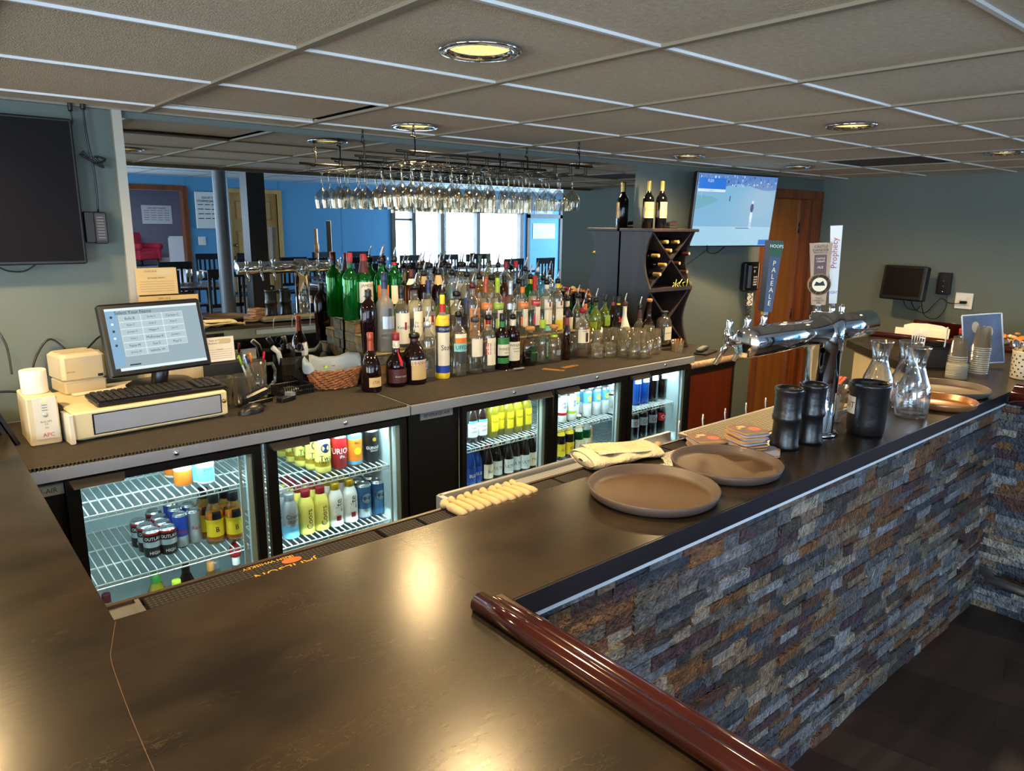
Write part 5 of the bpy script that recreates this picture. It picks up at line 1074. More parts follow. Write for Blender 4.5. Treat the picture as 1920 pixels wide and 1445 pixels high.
for k in range(160):
    x = random.uniform(-.47, .46); z = random.uniform(.18, .25); w_ = random.uniform(.003, .012); q(x, x+w_, z, z+random.uniform(.006, .02), random.choice([3, 4, 2, 5]), .0006)
q(-.465, -.15, .155, .235, 2, .0008); q(-.465, -.15, .135, .155, 3, .0008)
s_.text('FLEX', .022, lambda a, c: (-.33+a, y-.0012, .215+c), 3); s_.text('THRU 12', .010, lambda a, c: (-.31+a, y-.0012, .144+c), 2)
s_.add([(.20+.030*cos(2*pi*k/14)*(.7), y-.0011, .025+.034*sin(2*pi*k/14)) for k in range(14)], [tuple(range(14))], 4)
s_.add([(.20+.024*cos(2*pi*k/14)*(.7), y-.0010, -.04+.045*sin(2*pi*k/14)) for k in range(14)], [tuple(range(14))], 3)
s_.add([(.202+.011*cos(2*pi*k/10), y-.0012, .068+.012*sin(2*pi*k/10)) for k in range(10)], [tuple(range(10))], 3)
q(.188, .196, -.13, -.07, 3, .001); q(.206, .214, -.13, -.07, 3, .001); q(.03, .2, -.133, -.128, 4, .001); q(-.09, -.08, .07, .11, 4, .001); q(.34, .47, -.26, -.22, 2, .001)
q(-.42, -.418, .09, .13, 3, .001); s_.add([(-.475, y-.0007, .0), (-.3, y-.0007, .045), (-.22, y-.0007, .08), (-.28, y-.0007, .10), (-.475, y-.0007, .11)], [(0, 1, 2, 3, 4)], 5)
s_.build('screen', ['scr_green', 'scr_light', 'scr_blue', 'scr_white', 'scr_dark', 'scr_fair', 'scr_crowd'], tv)
ca = thing('television_cable', 'thin black cables hanging under the golf television', 'cable', (0, 0, 0))
MB().cord([(4.45, 3.1, 1.62), (4.5, 3.12, 1.57), (4.62, 3.13, 1.565), (4.72, 3.12, 1.62)], .004, 6).cord([(4.52, 3.13, 1.6), (4.42, 3.18, 1.52), (4.33, 3.22, 1.45), (4.32, 3.235, 1.38), (4.24, 3.235, 1.375), (4.14, 3.2, 1.40)], .003, 6).build('cord', 'black', ca)
tv2 = thing('television', 'switched-off black television on the left wall beside the mirror', 'television', (.098, 3.2, 1.846))
MB().bbox(-.475, .475, -.02, .03, -.262, .262, .005).build('bezel', 'black', tv2)
MB().box(-.465, .465, -.0215, -.0205, -.25, .252).build('screen', mat('screen_off', '#0b0608', .45, spec=.15).name, tv2)
MB().box(-.25, .25, .03, .048, -.15, .15).build('wall_bracket', 'black_matte', tv2)
MB().cord([(.19, .01, -.262), (.22, .01, -.282), (.27, .012, -.286), (.31, .01, -.262)], .003, 6).build('cord', 'black', tv2)
pw = thing('power_adapter', 'black power adapter with labelled face hanging beside the off television', 'power adapter', (.625, 3.2, 1.72))
MB().bbox(-.045, -.01, 0, .045, -.058, .058, .003).bbox(-.012, .032, .0, .045, -.062, .058, .003).build('case', 'black', pw)
b = MB().box(-.006, .028, -.0006, .0, -.05, .05)
for k in range(8): b.box(-.002, .022, -.001, -.0004, -.04+k*.011, -.0385+k*.011, 1)
b.build('label', ['smoke', 'grey_plastic'], pw)
MB().cord([(.01, .02, .058), (.012, .02, .2), (.0, .02, .33), (-.003, .02, .44)], .0035, 6).cord([(-.003, .02, .43), (-.003, .02, .48)], .009, 8).cord([(-.045, .02, .42), (-.045, .02, .48)], .008, 8).cord([(-.045, .02, .42), (-.043, .02, .38), (-.06, .02, .35)], .003, 6).cord([(-.03, .02, .27), (.02, .015, .24), (.055, .02, .255), (.02, .02, .262), (.045, .015, .225), (.0, .02, .25), (-.02, .02, .28)], .004, 6).build('cord', 'black', pw)
# ------------------------------------------------------------------ telephone
ph = thing('wall_telephone', 'black corded wall telephone beside the oak door', 'telephone', (5.235, 3.2, 1.365))
MB().bbox(-.10, .12, .0, .05, -.115, .115, .012).build('body', 'black', ph)
MB().bbox(-.115, -.055, -.05, .0, -.10, .11, .018).build('handset', 'black', ph)
b = MB().box(.085, .092, -.002, .0, -.1, .11)
for i in range(3):
    for j in range(4): b.box(.02+i*.018, .032+i*.018, -.004, 0, -.07+j*.02, -.058+j*.02)
b.box(.0, .06, -.002, 0, .07, .076); b.lathe([(0, 0), (.012, 0), (0, .004)], 10, T=TR(.03, 0, .04, rx=RD(90)))
b.build('keypad', 'grey_plastic', ph)
cc = [(-.07+.012*cos(t*2.2)+.10*max(0, (t-14)/26), -.01+.012*sin(t*2.2), -.115-.25*sin(min(t/40*pi, pi))-.0) for t in [k*.5 for k in range(80)]]
MB().tube([(-.075+.011*cos(k*1.4)+.0022*k*.35, -.01+.011*sin(k*1.4), -.11-.27*sin(pi*k/90)) for k in range(91)], .0028, 5).build('coiled_cord', 'black', ph)
MB().box(-.05, .03, -.003, 0, -.23, -.13).build('paper_tag', 'paper', ph)
# ------------------------------------------------------------------ right wall: monitor, outlet
mn = thing('wall_monitor', 'small black monitor on a bracket on the right wall', 'monitor', (6.14, 2.40, 1.33), rot=(0, RD(0), RD(-96)))
MB().bbox(-.17, .17, -.03, .04, -.135, .135, .008, T=TR(rx=RD(-8))).build('case', 'black', mn)
MB().box(-.145, .145, -.032, -.0302, -.105, .12, T=TR(rx=RD(-8))).build('screen', 'screen_off', mn)
MB().box(-.05, .05, .04, .18, -.05, .05).box(-.2, .0, .16, .19, -.1, .1, T=TR(-.05, 0, .0)).build('bracket', 'black_matte', mn)
bx = thing('control_box', 'black control box with silver studs behind the wall monitor', 'control box', (6.30, 2.165, 1.335), rz=RD(-90))
MB().bbox(-.045, .045, -.02, .035, -.085, .085, .005).build('case', 'black', bx); b = MB()
for z in (-.06, -.02, .02, .06): b.lathe([(0, 0), (.006, 0), (.006, .004), (0, .005)], 8, T=TR(0, -.02, z, rx=RD(90)))
b.build('stud', 'chrome', bx)
ou = thing('wall_outlet', 'white electrical outlet plate with a plugged-in black cord on the right wall', 'outlet', (6.335, 2.02, 1.21), rz=RD(-90))
MB().bbox(-.062, .062, -.008, 0, -.062, .062, .003).build('plate', 'white', ou)
MB().box(.015, .045, -.0105, -.008, .005, .035).build('socket', 'cream', ou); MB().box(.015, .045, -.0105, -.008, -.035, -.005).build('socket', 'cream', ou); MB().box(-.035, -.02, -.012, -.008, -.01, .01).build('switch', 'cream', ou)
cb2 = thing('monitor_cable', 'tangled black cables drooping beneath the wall monitor to the outlet', 'cable', (0, 0, 0))
MB().cord([(6.2, 2.36, 1.2), (6.24, 2.33, 1.12), (6.26, 2.26, 1.10), (6.25, 2.2, 1.17), (6.28, 2.16, 1.22), (6.3, 2.1, 1.185), (6.31, 2.0, 1.20)], .0035, 6).cord([(6.2, 2.42, 1.2), (6.25, 2.4, 1.13), (6.27, 2.34, 1.11), (6.26, 2.3, 1.15)], .003, 6).cord([(6.2, 2.28, 1.2), (6.25, 2.26, 1.08), (6.27, 2.18, 1.06), (6.27, 2.12, 1.15), (6.29, 2.13, 1.25)], .003, 6).cord([(6.29, 2.03, 1.2), (6.325, 2.0, 1.2)], .012, 8).build('cord', 'black', cb2)
# ------------------------------------------------------------------ register corner
up = thing('battery_backup', 'beige upright battery backup unit under the paper roll', 'battery backup', (.322, 2.80, KZ+.003), rz=RD(1))
MB().bbox(-.045, .045, 0, .19, 0, .165, .004).build('case', 'beige_plastic', up)
b = MB().box(-.028, .040, -.003, .0, .022, .163, 0)
b.text('APC', .013, lambda x, z: (.008+x, -.0036, .036+z), 1); b.text('Back-UPS', .006, lambda x, z: (.005+x, -.0036, .082+z), 2); b.text('CS', .006, lambda x, z: (.005+x, -.0036, .073+z), 2); b.text('350', .005, lambda x, z: (.005+x, -.0036, .06+z), 2)
b.box(-.003, .012, -.0045, -.003, .150, .155, 3)
for k in range(3): b.box(-.003, .013, -.004, -.003, .138-.009*k, .1395-.009*k, 2)
b.lathe([(0, 0), (.008, 0), (.008, .002), (0, .003)], 14, 4, T=TR(.005, -.003, .105, rx=RD(90)))
b.build('front_panel', ['beige_plastic', 'red', 'ink', 'led_green', 'grey_plastic'], up) if 'led_green' in MATS else (mat('led_green', '#7fe04a', .4, emit=1.0), b.build('front_panel', ['white_plastic', 'red', 'ink', 'led_green', 'grey_plastic'], up))
tp = thing('paper_roll', 'upright roll of white receipt paper on the battery unit', 'paper roll', (.318, 2.895, KZ+.1685))
MB().lathe([(.008, 0), (.038, 0), (.040, .003), (.040, .077), (.038, .08), (.008, .08), (.008, .0)], 24).build('roll', mat('roll_paper', '#eadfcb', .85).name, tp)
# cash drawer
cdw = thing('cash_drawer', 'cream metal cash drawer with brushed steel front under the register', 'cash drawer', (.665, 2.775, KZ+.004), rz=RD(5))
MB().bbox(-.265, .265, 0, .40, .008, .105, .006).box(-.24, -.2, .03, .07, 0, .01).box(.2, .24, .03, .07, 0, .01).build('housing', mat('cream_metal', '#d6c8a0', .45).name, cdw)
fr_ = MB().box(-.205, .235, -.004, 0, .024, .090, 0).box(-.21, .24, -.002, 0, .020, .094, 1); F_ = fr_.build('drawer_front', ['steel', 'black'], cdw)
MB().lathe([(0, 0), (.008, 0), (.008, .006), (0, .008)], 12, T=TR(.25, 0, .065, rx=RD(90))).build('lock', 'brass', cdw)
MB().bbox(-.285, -.268, -.012, .004, 0, .105, .003).box(-.282, -.27, .004, .36, .0, .1).build('side_flap', 'white_plastic', cdw)
fd = thing('check_folder', 'dark upright check folders wedged left of the cash drawer', 'folder', (.395, 2.86, KZ+.003), rz=RD(3))
for k in range(3): MB().box(-.05+k*.018, -.038+k*.018, -.02, .17, 0, .135-.01*k, T=TR(ry=RD(-4))).build('cover', 'black_matte', fd)
fd = thing('check_folder', 'black check presenters leaning behind the battery unit', 'folder', (.235, 2.90, KZ+.003), rz=RD(14))
for k in range(3): MB().box(-.04+k*.018, -.028+k*.018, -.05, .14, .002, .15, T=TR(ry=RD(-22))).build('cover', 'black_matte', fd)
ppr = MB().box(-.02, .3, 0, .13, 0, .004); tag(ppr.build('paper_pad', 'paper', loc=(.47, 3.03, KZ+.11), rot=(0, 0, RD(5))), 'flat white notepad on the cash drawer behind the keyboard', 'notepad')
kb = thing('keyboard', 'black computer keyboard on the cash drawer', 'keyboard', (.705, 2.80, KZ+.110), rz=RD(4))
MB().bbox(-.225, .235, 0, .155, 0, .016, .004, T=TR(rx=RD(3))).build('case', 'black', kb)
b = MB()
for r_ in range(5):
    for c_ in range(19):
        if c_ in (14, ) : continue
        b.bbox(-.212+c_*.0228, -.193+c_*.0228, .012+r_*.027, .034+r_*.027, .017, .023, .002, T=TR(rx=RD(3)))
b.build('key_block', mat('key_black', '#1c1c20', .55).name, kb)
mo = thing('register_monitor', 'black touchscreen register monitor tilted back, showing a list of names', 'monitor', (.74, 2.96, 1.317), rot=(RD(-14), 0, RD(9)))
MB().bbox(-.19, .19, 0, .035, -.135, .135, .006).build('bezel', 'black', mo)
screenmat('pos_bg', '#9fb6bf', .85); screenmat('pos_btn', '#b4c8d0', .95); screenmat('pos_line', '#dfeef2', 1.0); screenmat('pos_side', '#86b4d4', .9); screenmat('pos_dark', '#2a3040', .6)
s_ = MB(); y = -.001
q(-.172, .172, -.115, .117, 0); q(-.172, -.135, -.095, .117, 3, .0003); q(-.172, .172, .108, .117, 2, .0004); q(-.172, .172, -.115, -.104, 2, .0004); q(-.172, -.155, -.115, -.104, 4, .0006); q(-.12, -.08, -.098, -.093, 4, .0006)
nm_ = [['Bella B', 'Emily C', 'Carson C'], ['Ryan C', 'Kyle E', 'Kyle E'], ['Jocelyn F', 'Maggie F', 'Jon H'], ['Clint J', 'McKenzie K', 'Jordan L'], ['Nate M', 'Sue S', 'Paul S'], ['Jimmy W', 'Isabelle W']]
s_.text('Select Your Name', .0125, lambda a, c: (-.073+a, y-.0008, .100+c), 4)
for r_, row in enumerate(nm_):
    for c_, s1_ in enumerate(row):
        x0, z0 = -.128+c_*.079, .090-r_*.0255
        q(x0, x0+.079, z0-.0255, z0, 2, .0004); q(x0+.0012, x0+.0778, z0-.0243, z0-.0012, 1, .0006)
        s_.text(s1_, .0092, lambda a, c: (x0+.0395+a, y-.0010, z0-.0127+c), 4)
for k in range(5): s_.lathe([(0, 0), (.005, 0), (0, .0004)], 8, [4, 2, 4, 2, 4][k], T=TR(-.153, y-.0006, .085-.026*k, rx=RD(90)))
s_.build('screen', ['pos_bg', 'pos_btn', 'pos_line', 'pos_side', 'pos_dark'], mo)
MB().tube([(0, .02, -.1), (0, .06, -.16), (0, .07, -.19)], .03, 10, T=Matrix()).build('stand_neck', 'black', mo)
sb = MB().lathe([(0, .02), (.09, .018), (.105, .008), (.105, 0)], 24, T=TR(.76, 3.07, KZ+.11)@Matrix.Diagonal((1.2, .8, 1, 1))); o_ = sb.build('stand_base', 'black', mo); o_.matrix_parent_inverse = (Matrix.Translation(mo.location) @ mo.rotation_euler.to_matrix().to_4x4()).inverted()
rp = thing('receipt_printer', 'boxy cream receipt printer left of the register monitor', 'printer', (.50, 3.07, KZ+.109), rz=RD(9))
MB().bbox(-.07, .075, -.0, .15, .0, .05, .006).bbox(-.074, .079, .0, .16, .045, .15, .012).build('case', 'beige_plastic', rp)
b = MB().box(-.055, .05, .05, .062, (.1502), .1508, 1).box(.055, .068, .02, .04, (.1502), .153, 1).box(-.071, .076, -.0015, 0, .044, .046, 1).box(.046, .064, -.002, 0, .058, .068, 2).box(-.06, .03, .10, .102, (.1502), .1506, 1)
b.text('EPSON', .006, lambda x, z: (-.045+x, -.0012, .085+z), 2); b.build('front_details', ['beige_plastic', 'grey_plastic', 'ink'], rp)
bkc = thing('register_cable', 'black cables looping up the wall behind the register', 'cable', (0, 0, 0))
MB().cord([(.20, 3.05, 1.12), (.21, 3.2, 1.28), (.25, 3.22, 1.36), (.28, 3.18, 1.3), (.28, 3.12, 1.2)], .004, 6).cord([(.33, 3.1, 1.12), (.36, 3.2, 1.22), (.42, 3.23, 1.3), (.47, 3.22, 1.26)], .004, 6).cord([(.2, 3.0, 1.06), (.17, 3.1, 1.12), (.24, 3.12, 1.14), (.36, 3.1, 1.12)], .005, 6).cord([(.53, 3.18, 1.25), (.6, 3.22, 1.3), (.65, 3.2, 1.27)], .004, 6).build('cord', 'black', bkc)
def papersheet(name, label, x0, x1, z0, z1, y, txts, tilt=-6, rz=0, m='paper'):
    t = thing(name, label, 'paper', ((x0+x1)/2, y, z0), rot=(RD(tilt), 0, RD(rz))); w_, h_ = x1-x0, z1-z0
    b = MB().box(-w_/2, w_/2, 0, .002, 0, h_)
    for s1_, fz, sz, m_ in txts: b.text(s1_, sz, lambda a, c: (a, -.0006, fz*h_+c), m_)
    for k in range(5): b.box(-w_*.42, w_*.42, -.0006, 0, h_*(.12+.09*k), h_*(.12+.09*k)+.0008, 1)
    b.box(.02*w_, .4*w_, -.0007, 0, .75*h_, .93*h_, 3)
    b.build('sheet', [m, 'ink', 'red', 'foil_top'], t); return t
papersheet('permit_form', 'tan permit form propped against the mirror corner, upper one', .742, .90, 1.452, 1.56, 3.215, [('STATE OF MINNESOTA', .87, .006, 1), ('RETAILER PERMIT', .62, .006, 1)], -3, m='tan_label')
papersheet('permit_form', 'wider tan permit form propped just above the register monitor', .742, .975, 1.33, 1.447, 3.20, [('DEPT OF REVENUE', .9, .007, 1)], -3, m='tan_label')
papersheet('certificate', 'framed white certificate leaning on the mirror behind the pen cup', .975, 1.10, 1.155, 1.26, 3.17, [('State of Minnesota', .88, .008, 1), ('Business Certificate', .76, .008, 1), ('License', .5, .006, 1)], -5)
MB_ = MB().box(.742, .98, 3.17, 3.235, 1.01, 1.32); tag(MB_.build('document_box', 'beige_plastic'), 'cream document holder standing behind the register monitor', 'document holder')
MB_ = MB().box(.96, 1.12, 3.14, 3.235, 1.006, 1.15); tag(MB_.build('card_reader', 'black_matte'), 'dark box under the white certificate at the mirror', 'box')
# mug, pens, cups, caddy, tray, stapler, mouse
mug = thing('glass_mug', 'large glass beer mug holding pens beside the register', 'mug', (1.16, 3.10, KZ+.004))
MB().lathe([(0, 0), (.042, 0), (.045, .01), (.045, .15), (.042, .15), (.040, .02), (0, .02)], 20).build('glass_wall', 'clear', mug)
MB().tube([(.044, 0, .13), (.075, 0, .13), (.088, 0, .10), (.083, 0, .05), (.06, 0, .025), (.044, 0, .03)], .007, 8).build('handle', 'clear', mug)
for k, (mm, dx, dy, an, wd_) in enumerate([('white', -.01, 0, 14, 'white'), ('orange', .0, .01, 8, 'orange'), ('lime', -.02, .01, 18, 'green'), ('red', .02, 0, -6, 'red'), ('navy', .01, -.01, 20, 'navy')]):
    p = thing('pen', '%s pen standing in the glass mug by the register' % wd_, 'pen', (1.16+dx, 3.10+dy, KZ+.028), rot=(RD(4), -RD(an), 0)); MB().tube([(0, 0, 0), (0, 0, .12)], .0045, 8).build('barrel', 'white' if k == 2 else mm, p); MB().tube([(0, 0, .12), (0, 0, .165)], .0055, 8).build('pen_cap', mm, p)
def cup(label, loc, H=.115, R1=.03, R2=.043, group=None, name='plastic_cup', n=18):
    t = thing(name, label, 'cup', loc, 0, group)
    MB().lathe([(0, 0), (R1, 0), (R2, H-.006), (R2+.003, H-.004), (R2+.003, H), (R2-.001, H), (R1-.002, .003), (0, .003)], n).build('cup_wall', 'cup_plastic', t); return t
cup('clear plastic cup beside the keyboard end', (1.035, 2.93, KZ+.004), .13)
cup('second clear cup behind the keyboard end, partly hidden', (.975, 2.985, KZ+.004), .12)
ms = thing('computer_mouse', 'black computer mouse on the rubber matting', 'mouse', (1.02, 2.80, KZ+.005), rz=RD(-70))
MB().lathe([(0, .036), (.012, .035), (.024, .028), (.032, .014), (.033, 0)], 18, T=Matrix.Diagonal((1, 1.75, 1, 1))).build('shell', 'black', ms)
MB().cord([(0, .055, .01), (-.02, .09, .004), (-.09, .10, .004), (-.13, .04, .004)], .0022, 5).build('cord', 'black', ms)
sp = thing('stapler', 'black stapler with chrome base by the mouse', 'stapler', (1.09, 2.93, KZ+.004), rz=RD(20))
MB().bbox(-.06, .075, -.02, .02, 0, .018, .003).build('base', 'black', sp); MB().bbox(-.06, .07, -.017, .017, .022, .055, .008, T=TR(0, 0, .0, ry=RD(-10))).build('arm', 'black', sp); MB().box(.04, .085, -.018, .018, .016, .022).build('anvil', 'chrome', sp)
sw = thing('card_swiper', 'small black and silver card swiper on the matting', 'card reader', (1.20, 2.90, KZ+.004), rz=RD(20))
MB().bbox(-.03, .05, -.018, .018, 0, .02, .003).build('case', 'black', sw); MB().box(.02, .045, -.019, .019, .02, .034).build('silver_top', 'steel', sw)
cdy = thing('utensil_caddy', 'black mesh caddy with rolled chargers and scissors, before the mirror', 'caddy', (1.34, 3.14, KZ+.004))
MB().prism([(-.065, -.05), (.065, -.05), (.065, .05), (-.065, .05)], 0, .15, cap=False).prism([(-.062, -.047), (.062, -.047), (.062, .047), (-.062, .047)], .003, .15, cap=False).box(-.065, .065, -.05, .05, 0, .003).build('mesh_box', 'dark_cup', cdy) if 'dark_cup' in MATS else (glassy('dark_cup', tint=(.18, .15, .13), edge=.4, body=.6, bodycol=(.02, .015, .012)), MB().prism([(-.065, -.05), (.065, -.05), (.065, .05), (-.065, .05)], 0, .15, cap=False).box(-.065, .065, -.05, .05, 0, .003).build('mesh_box', 'dark_cup', cdy))
for k in range(3): tag(MB().tube([(0, 0, 0), (.01*k, 0, .17), (.015*k-.02, 0, .2)], .012, 8).build('rolled_cable', ['grey_plastic', 'black', 'grey_plastic'][k], loc=(1.31+.03*k, 3.12, KZ+.01), rot=(0, RD(-12+9*k), 0)), '%s coiled cable standing in the mesh caddy, %s' % (['grey', 'black', 'pale'][k], ['left', 'middle', 'right'][k]), 'cable')
sc = thing('scissors', 'black-handled scissors standing in the mesh caddy', 'scissors', (1.39, 3.12, KZ+.05))
MB().box(-.004, .004, -.001, .001, 0, .12).build('blade', 'steel', sc)
for s_x in (-1, 1): MB().tube([(s_x*.014+.013*cos(2*pi*k/12), 0, .14+.018*sin(2*pi*k/12)) for k in range(12)], .003, 6, closed=True).build('handle', 'black', sc)
bk_ = thing('plastic_basket', 'small black slotted plastic basket holding a phone', 'basket', (1.29, 3.02, KZ+.004), rz=RD(8))
b = MB()
for k in range(14):
    for yy in (-.05, .05): b.box(-.075+k*.0108, -.071+k*.0108, yy-.0015, yy+.0015, .004, .04)
for k in range(9):
    for xx in (-.076, .073): b.box(xx, xx+.003, -.05+k*.0115, -.046+k*.0115, .004, .04)
b.box(-.077, .077, -.052, .052, 0, .004)
for z in (.02, .04): b.tube([(-.076, -.051, z), (.076, -.051, z), (.076, .051, z), (-.076, .051, z)], .0025, 5, closed=True)
b.build('basket_body', 'black', bk_)
tag(MB().bbox(-.06, .03, -.03, .03, 0, .012, .004).build('mobile_phone', 'steel_rough', loc=(1.28, 3.03, KZ+.014), rot=(0, RD(-8), RD(25))), 'silver mobile phone lying in the slotted black basket', 'phone')
# wicker basket with cloth
wb_ = thing('wicker_basket', 'oval brown wicker basket lined with a teal cloth, before the mirror', 'basket', (1.5, 3.035, KZ+.004), rz=RD(-12))
b = MB(); rows, n = 9, 64
for r_ in range(rows):
    z0, z1 = .01*r_, .01*r_+.0115; f = r_/rows
    ax_, ay_ = .10+.025*f, .065+.02*f
    pts = [((ax_+.0035*(1 if (k+r_) % 4 < 2 else -1))*cos(2*pi*k/n), (ay_+.0035*(1 if (k+r_) % 4 < 2 else -1))*sin(2*pi*k/n), (z0+z1)/2+.0+.0025*(1 if (k+r_) % 4 < 2 else -1)) for k in range(n)]
    b.tube(pts, .0062, 5, closed=True)
b.add([(.1*cos(2*pi*k/24), .065*sin(2*pi*k/24), .004) for k in range(24)], [tuple(range(24))]); b.build('wicker_wall', 'wicker', wb_)
def clothf(u, v):
    a = 2*pi*u; k = min(5, int(v*5+.01)); sa = sin(a)
    f = [.3, .8, .9, .93, .95, .95][k]; z = [.02, .05, .075, .085, .09, .092][k]
    g_ = max(0, min(1, (sa+.25)/.5)) if cos(a) > -.8 else 1.0
    f2 = [.3, .8, .96, 1.06, 1.13, 1.14][k]; z2 = [.02, .06, .115, .135, .12, .085][k]+.012*sin(3*a)*(k > 1)
    f = f+(f2-f)*g_; z = z+(z2-z)*g_
    return ((.125*f)*cos(a), (.085*f)*sin(a), z+.004*sin(9*a)*(k/5))
cl = MB().grid(clothf, 48, 5).build('cloth_napkin', 'teal_cloth', loc=(1.5, 3.035, KZ+.006), rot=(0, 0, RD(-12)))
tag(cl, 'muted teal cloth lining the wicker basket', 'cloth')
tag(MB().lathe([(0, 0), (.008, .003), (.01, .01), (0, .018)], 8).build('wrapped_candy', 'lime', loc=(1.44, 2.99, 1.10)), 'green wrapped candy at the basket edge', 'candy')
# bits on the right cooler top
ck = thing('corkscrew', 'steel corkscrew lying on the cooler top before the whisky bottles', 'corkscrew', (2.42, 2.82, KZ+.005), rz=RD(-4))
MB().tube([(.002*0-.06+.0012*k, .003*sin(k*1.1), .004+.003*cos(k*1.1)) for k in range(40)], .0013, 5).build('worm', 'chrome', ck)
MB().bbox(-.012, .06, -.007, .007, 0, .010, .003).build('handle', 'steel_rough', ck)
for (x, y, rz, wd_) in [(2.60, 2.715, -62, 'left'), (2.735, 2.725, 3, 'right')]:
    bo = thing('bottle_opener', 'flat gold-brown bottle opener on the cooler edge, %s one' % wd_, 'bottle opener', (x, y, KZ+.001), rz=RD(rz), group='flat openers on the cooler top')
    MB().prism([(-.06, -.018), (.055, -.014), (.065, 0), (.055, .014), (-.06, .018)], 0, .002).build('plate', mat('opener', '#c98f3a', .35, .4).name, bo)
    MB().prism([(.04+.008*cos(2*pi*k/10), .006*sin(2*pi*k/10)) for k in range(10)], .002, .0024).build('hole', 'black', bo)
# things by the decanter and on the side cabinet
ct = tumbler('plastic_tumbler', 'ribbed plastic tumbler by the wine rack holding wrapped picks', (3.80, 2.82, .936), .10, .034, .045, None); ct['category'] = 'tumbler'
for k, mm in enumerate(['orange', 'dark_red', 'cork_wood']):
    tag(MB().tube([(0, 0, .0), (.004*k, 0, .10)], .004, 6).build('drink_pick', mm, loc=(3.79+.012*k, 2.82, .945), rot=(0, RD(-8+9*k), 0)), '%s cocktail pick in the ribbed tumbler' % ['orange', 'dark red', 'wooden'][k], 'pick')
rmc = thing('remote_control', 'grey remote control lying on black tablets on the side cabinet', 'remote', (4.02, 2.78, .952), rz=RD(20))
MB().bbox(-.085, .085, -.022, .022, 0, .02, .006).build('case', 'smoke', rmc); b = MB()
for i in range(8):
    for j in range(3): b.box(-.07+i*.018, -.06+i*.018, -.014+j*.011, -.006+j*.011, .020, .022)
b.build('buttons', 'grey_plastic', rmc)
tag(MB().bbox(-.10, .10, -.045, .045, 0, .012, .004).build('check_presenter', 'black_matte', loc=(4.03, 2.76, .9365), rot=(0, 0, RD(14))), 'black check presenter under the remote control', 'folder')
# ------------------------------------------------------------------ things on the bar
def tray(label, cx, cy_, R_, z, m='tray_brown', rim='tray_rim', tilt=0):
    t = thing('serving_tray', label, 'tray', (cx, cy_, z)); t.rotation_euler = (tilt, 0, 0)
    MB().lathe([(0, .004), (R_-.022, .004), (R_-.010, .012), (R_-.002, .028), (R_+.001, .030), (R_+.003, .028), (R_-.004, .008), (R_-.016, 0), (0, 0)], 56, ms=[0, 1, 1, 1, 1, 1, 1, 1]).build('tray_body', [m, rim], t); return t
tray('round brown serving tray nearest the camera on the bar', 1.466, 1.137, .171, BZ+.001)
tray('round brown serving tray between the near tray and the coasters', 1.77, 1.165, .172, BZ+.001) if False else tray('round brown serving tray between the near tray and the coasters', 1.80, 1.135, .158, BZ+.001)
tray('oval-looking brown tray on the bar beyond the carafes', 3.47, 1.125, .165, BZ+.001)
tray('copper-coloured tray half hidden behind the carafes', 3.18, 1.04, .125, BZ+.001, 'tray_copper', 'tray_copper')
random.seed(21)
def coaster(k, n, cx, cy_, z, grp, lab, rz):
    t = thing('coaster', lab, 'coaster', (cx+random.uniform(-.006, .006), cy_+random.uniform(-.006, .006), z), rz, grp)
    a = .049; pts = []
    for sx, sy in ((1, 1), (-1, 1), (-1, -1), (1, -1)):
        for q_ in range(3):
            an = math.atan2(sy, sx)-pi/4+q_*pi/4; pts.append((sx*(a-.012)+.012*cos(an), sy*(a-.012)+.012*sin(an)))
    MB().prism(pts, 0, .0032, 0).build('board', [['coaster_side', 'coaster_blue'][k % 3 == 2]], t)
    if k == n-1:
        b = MB().prism([(x*.98, y_*.98) for x, y_ in pts], .0032, .0036, 0).lathe([(0, .0037), (.02, .0037)], 20, 1, c=(.018, -.012, 0)).box(-.022, .006, .012, .03, .0036, .004, 2).box(-.035, -.022, .0, .01, .0036, .004, 2)
        b.build('printed_face', ['coaster_print', 'coaster_orange', 'tan_label'], t)
mat('coaster_side', '#b08a5a', .9, var=.2); mat('coaster_blue', '#8f98b8', .8); mat('coaster_print', '#3a3038', .5, var=.5, scale=25, col2='#7a4634'); mat('coaster_orange', '#b8532a', .5)
z = BZ+.001
for k in range(3): coaster(k, 4, 2.03, 1.15, z, 'loose coasters beside the tall stack', 'loose coaster sticking out beneath the stacks, %s' % ['lowest', 'middle', 'top'][k], RD(20+9*k)); z += .0044
for k in range(14): coaster(k, 14, 2.01, 1.20, z, 'beer coasters in the tall stack', '%s coaster from the bottom of the tall stack' % ORD[k] if k < 13 else 'printed top coaster of the tall stack', RD(-20+random.uniform(-6, 6))); z += .0044
z = BZ+.001
for k in range(8): coaster(k, 8, 1.94, 1.303, z, 'beer coasters in the low stack', '%s coaster from the bottom of the low stack' % ORD[k] if k < 7 else 'printed top coaster of the low stack', RD(-28+random.uniform(-6, 6))); z += .0044
def shaker(label, cx, cy_):
    t = thing('black_canister', label, 'canister', (cx, cy_, BZ+.001))
    MB().lathe([(0, 0), (.044, 0), (.047, .008), (.043, .018), (.041, .06), (.040, .088), (.045, .094), (.046, .104), (.044, .11), (.042, .13), (.042, .17), (.043, .185), (.045, .19), (.044, .2), (.038, .2), (.034, .185), (.034, .08), (0, .08)], 28).build('body', mat('canister_black', '#141316', .32, bump=.2, bscale=30).name, t)
shaker('black ribbed canister in front, beside the coaster stacks', 2.145, 1.145); shaker('black ribbed canister behind, close to the beer tower', 2.268, 1.128)
jar = thing('black_crock', 'wide black crock with a white tag on its left side', 'crock', (2.525, 1.055, BZ+.001))
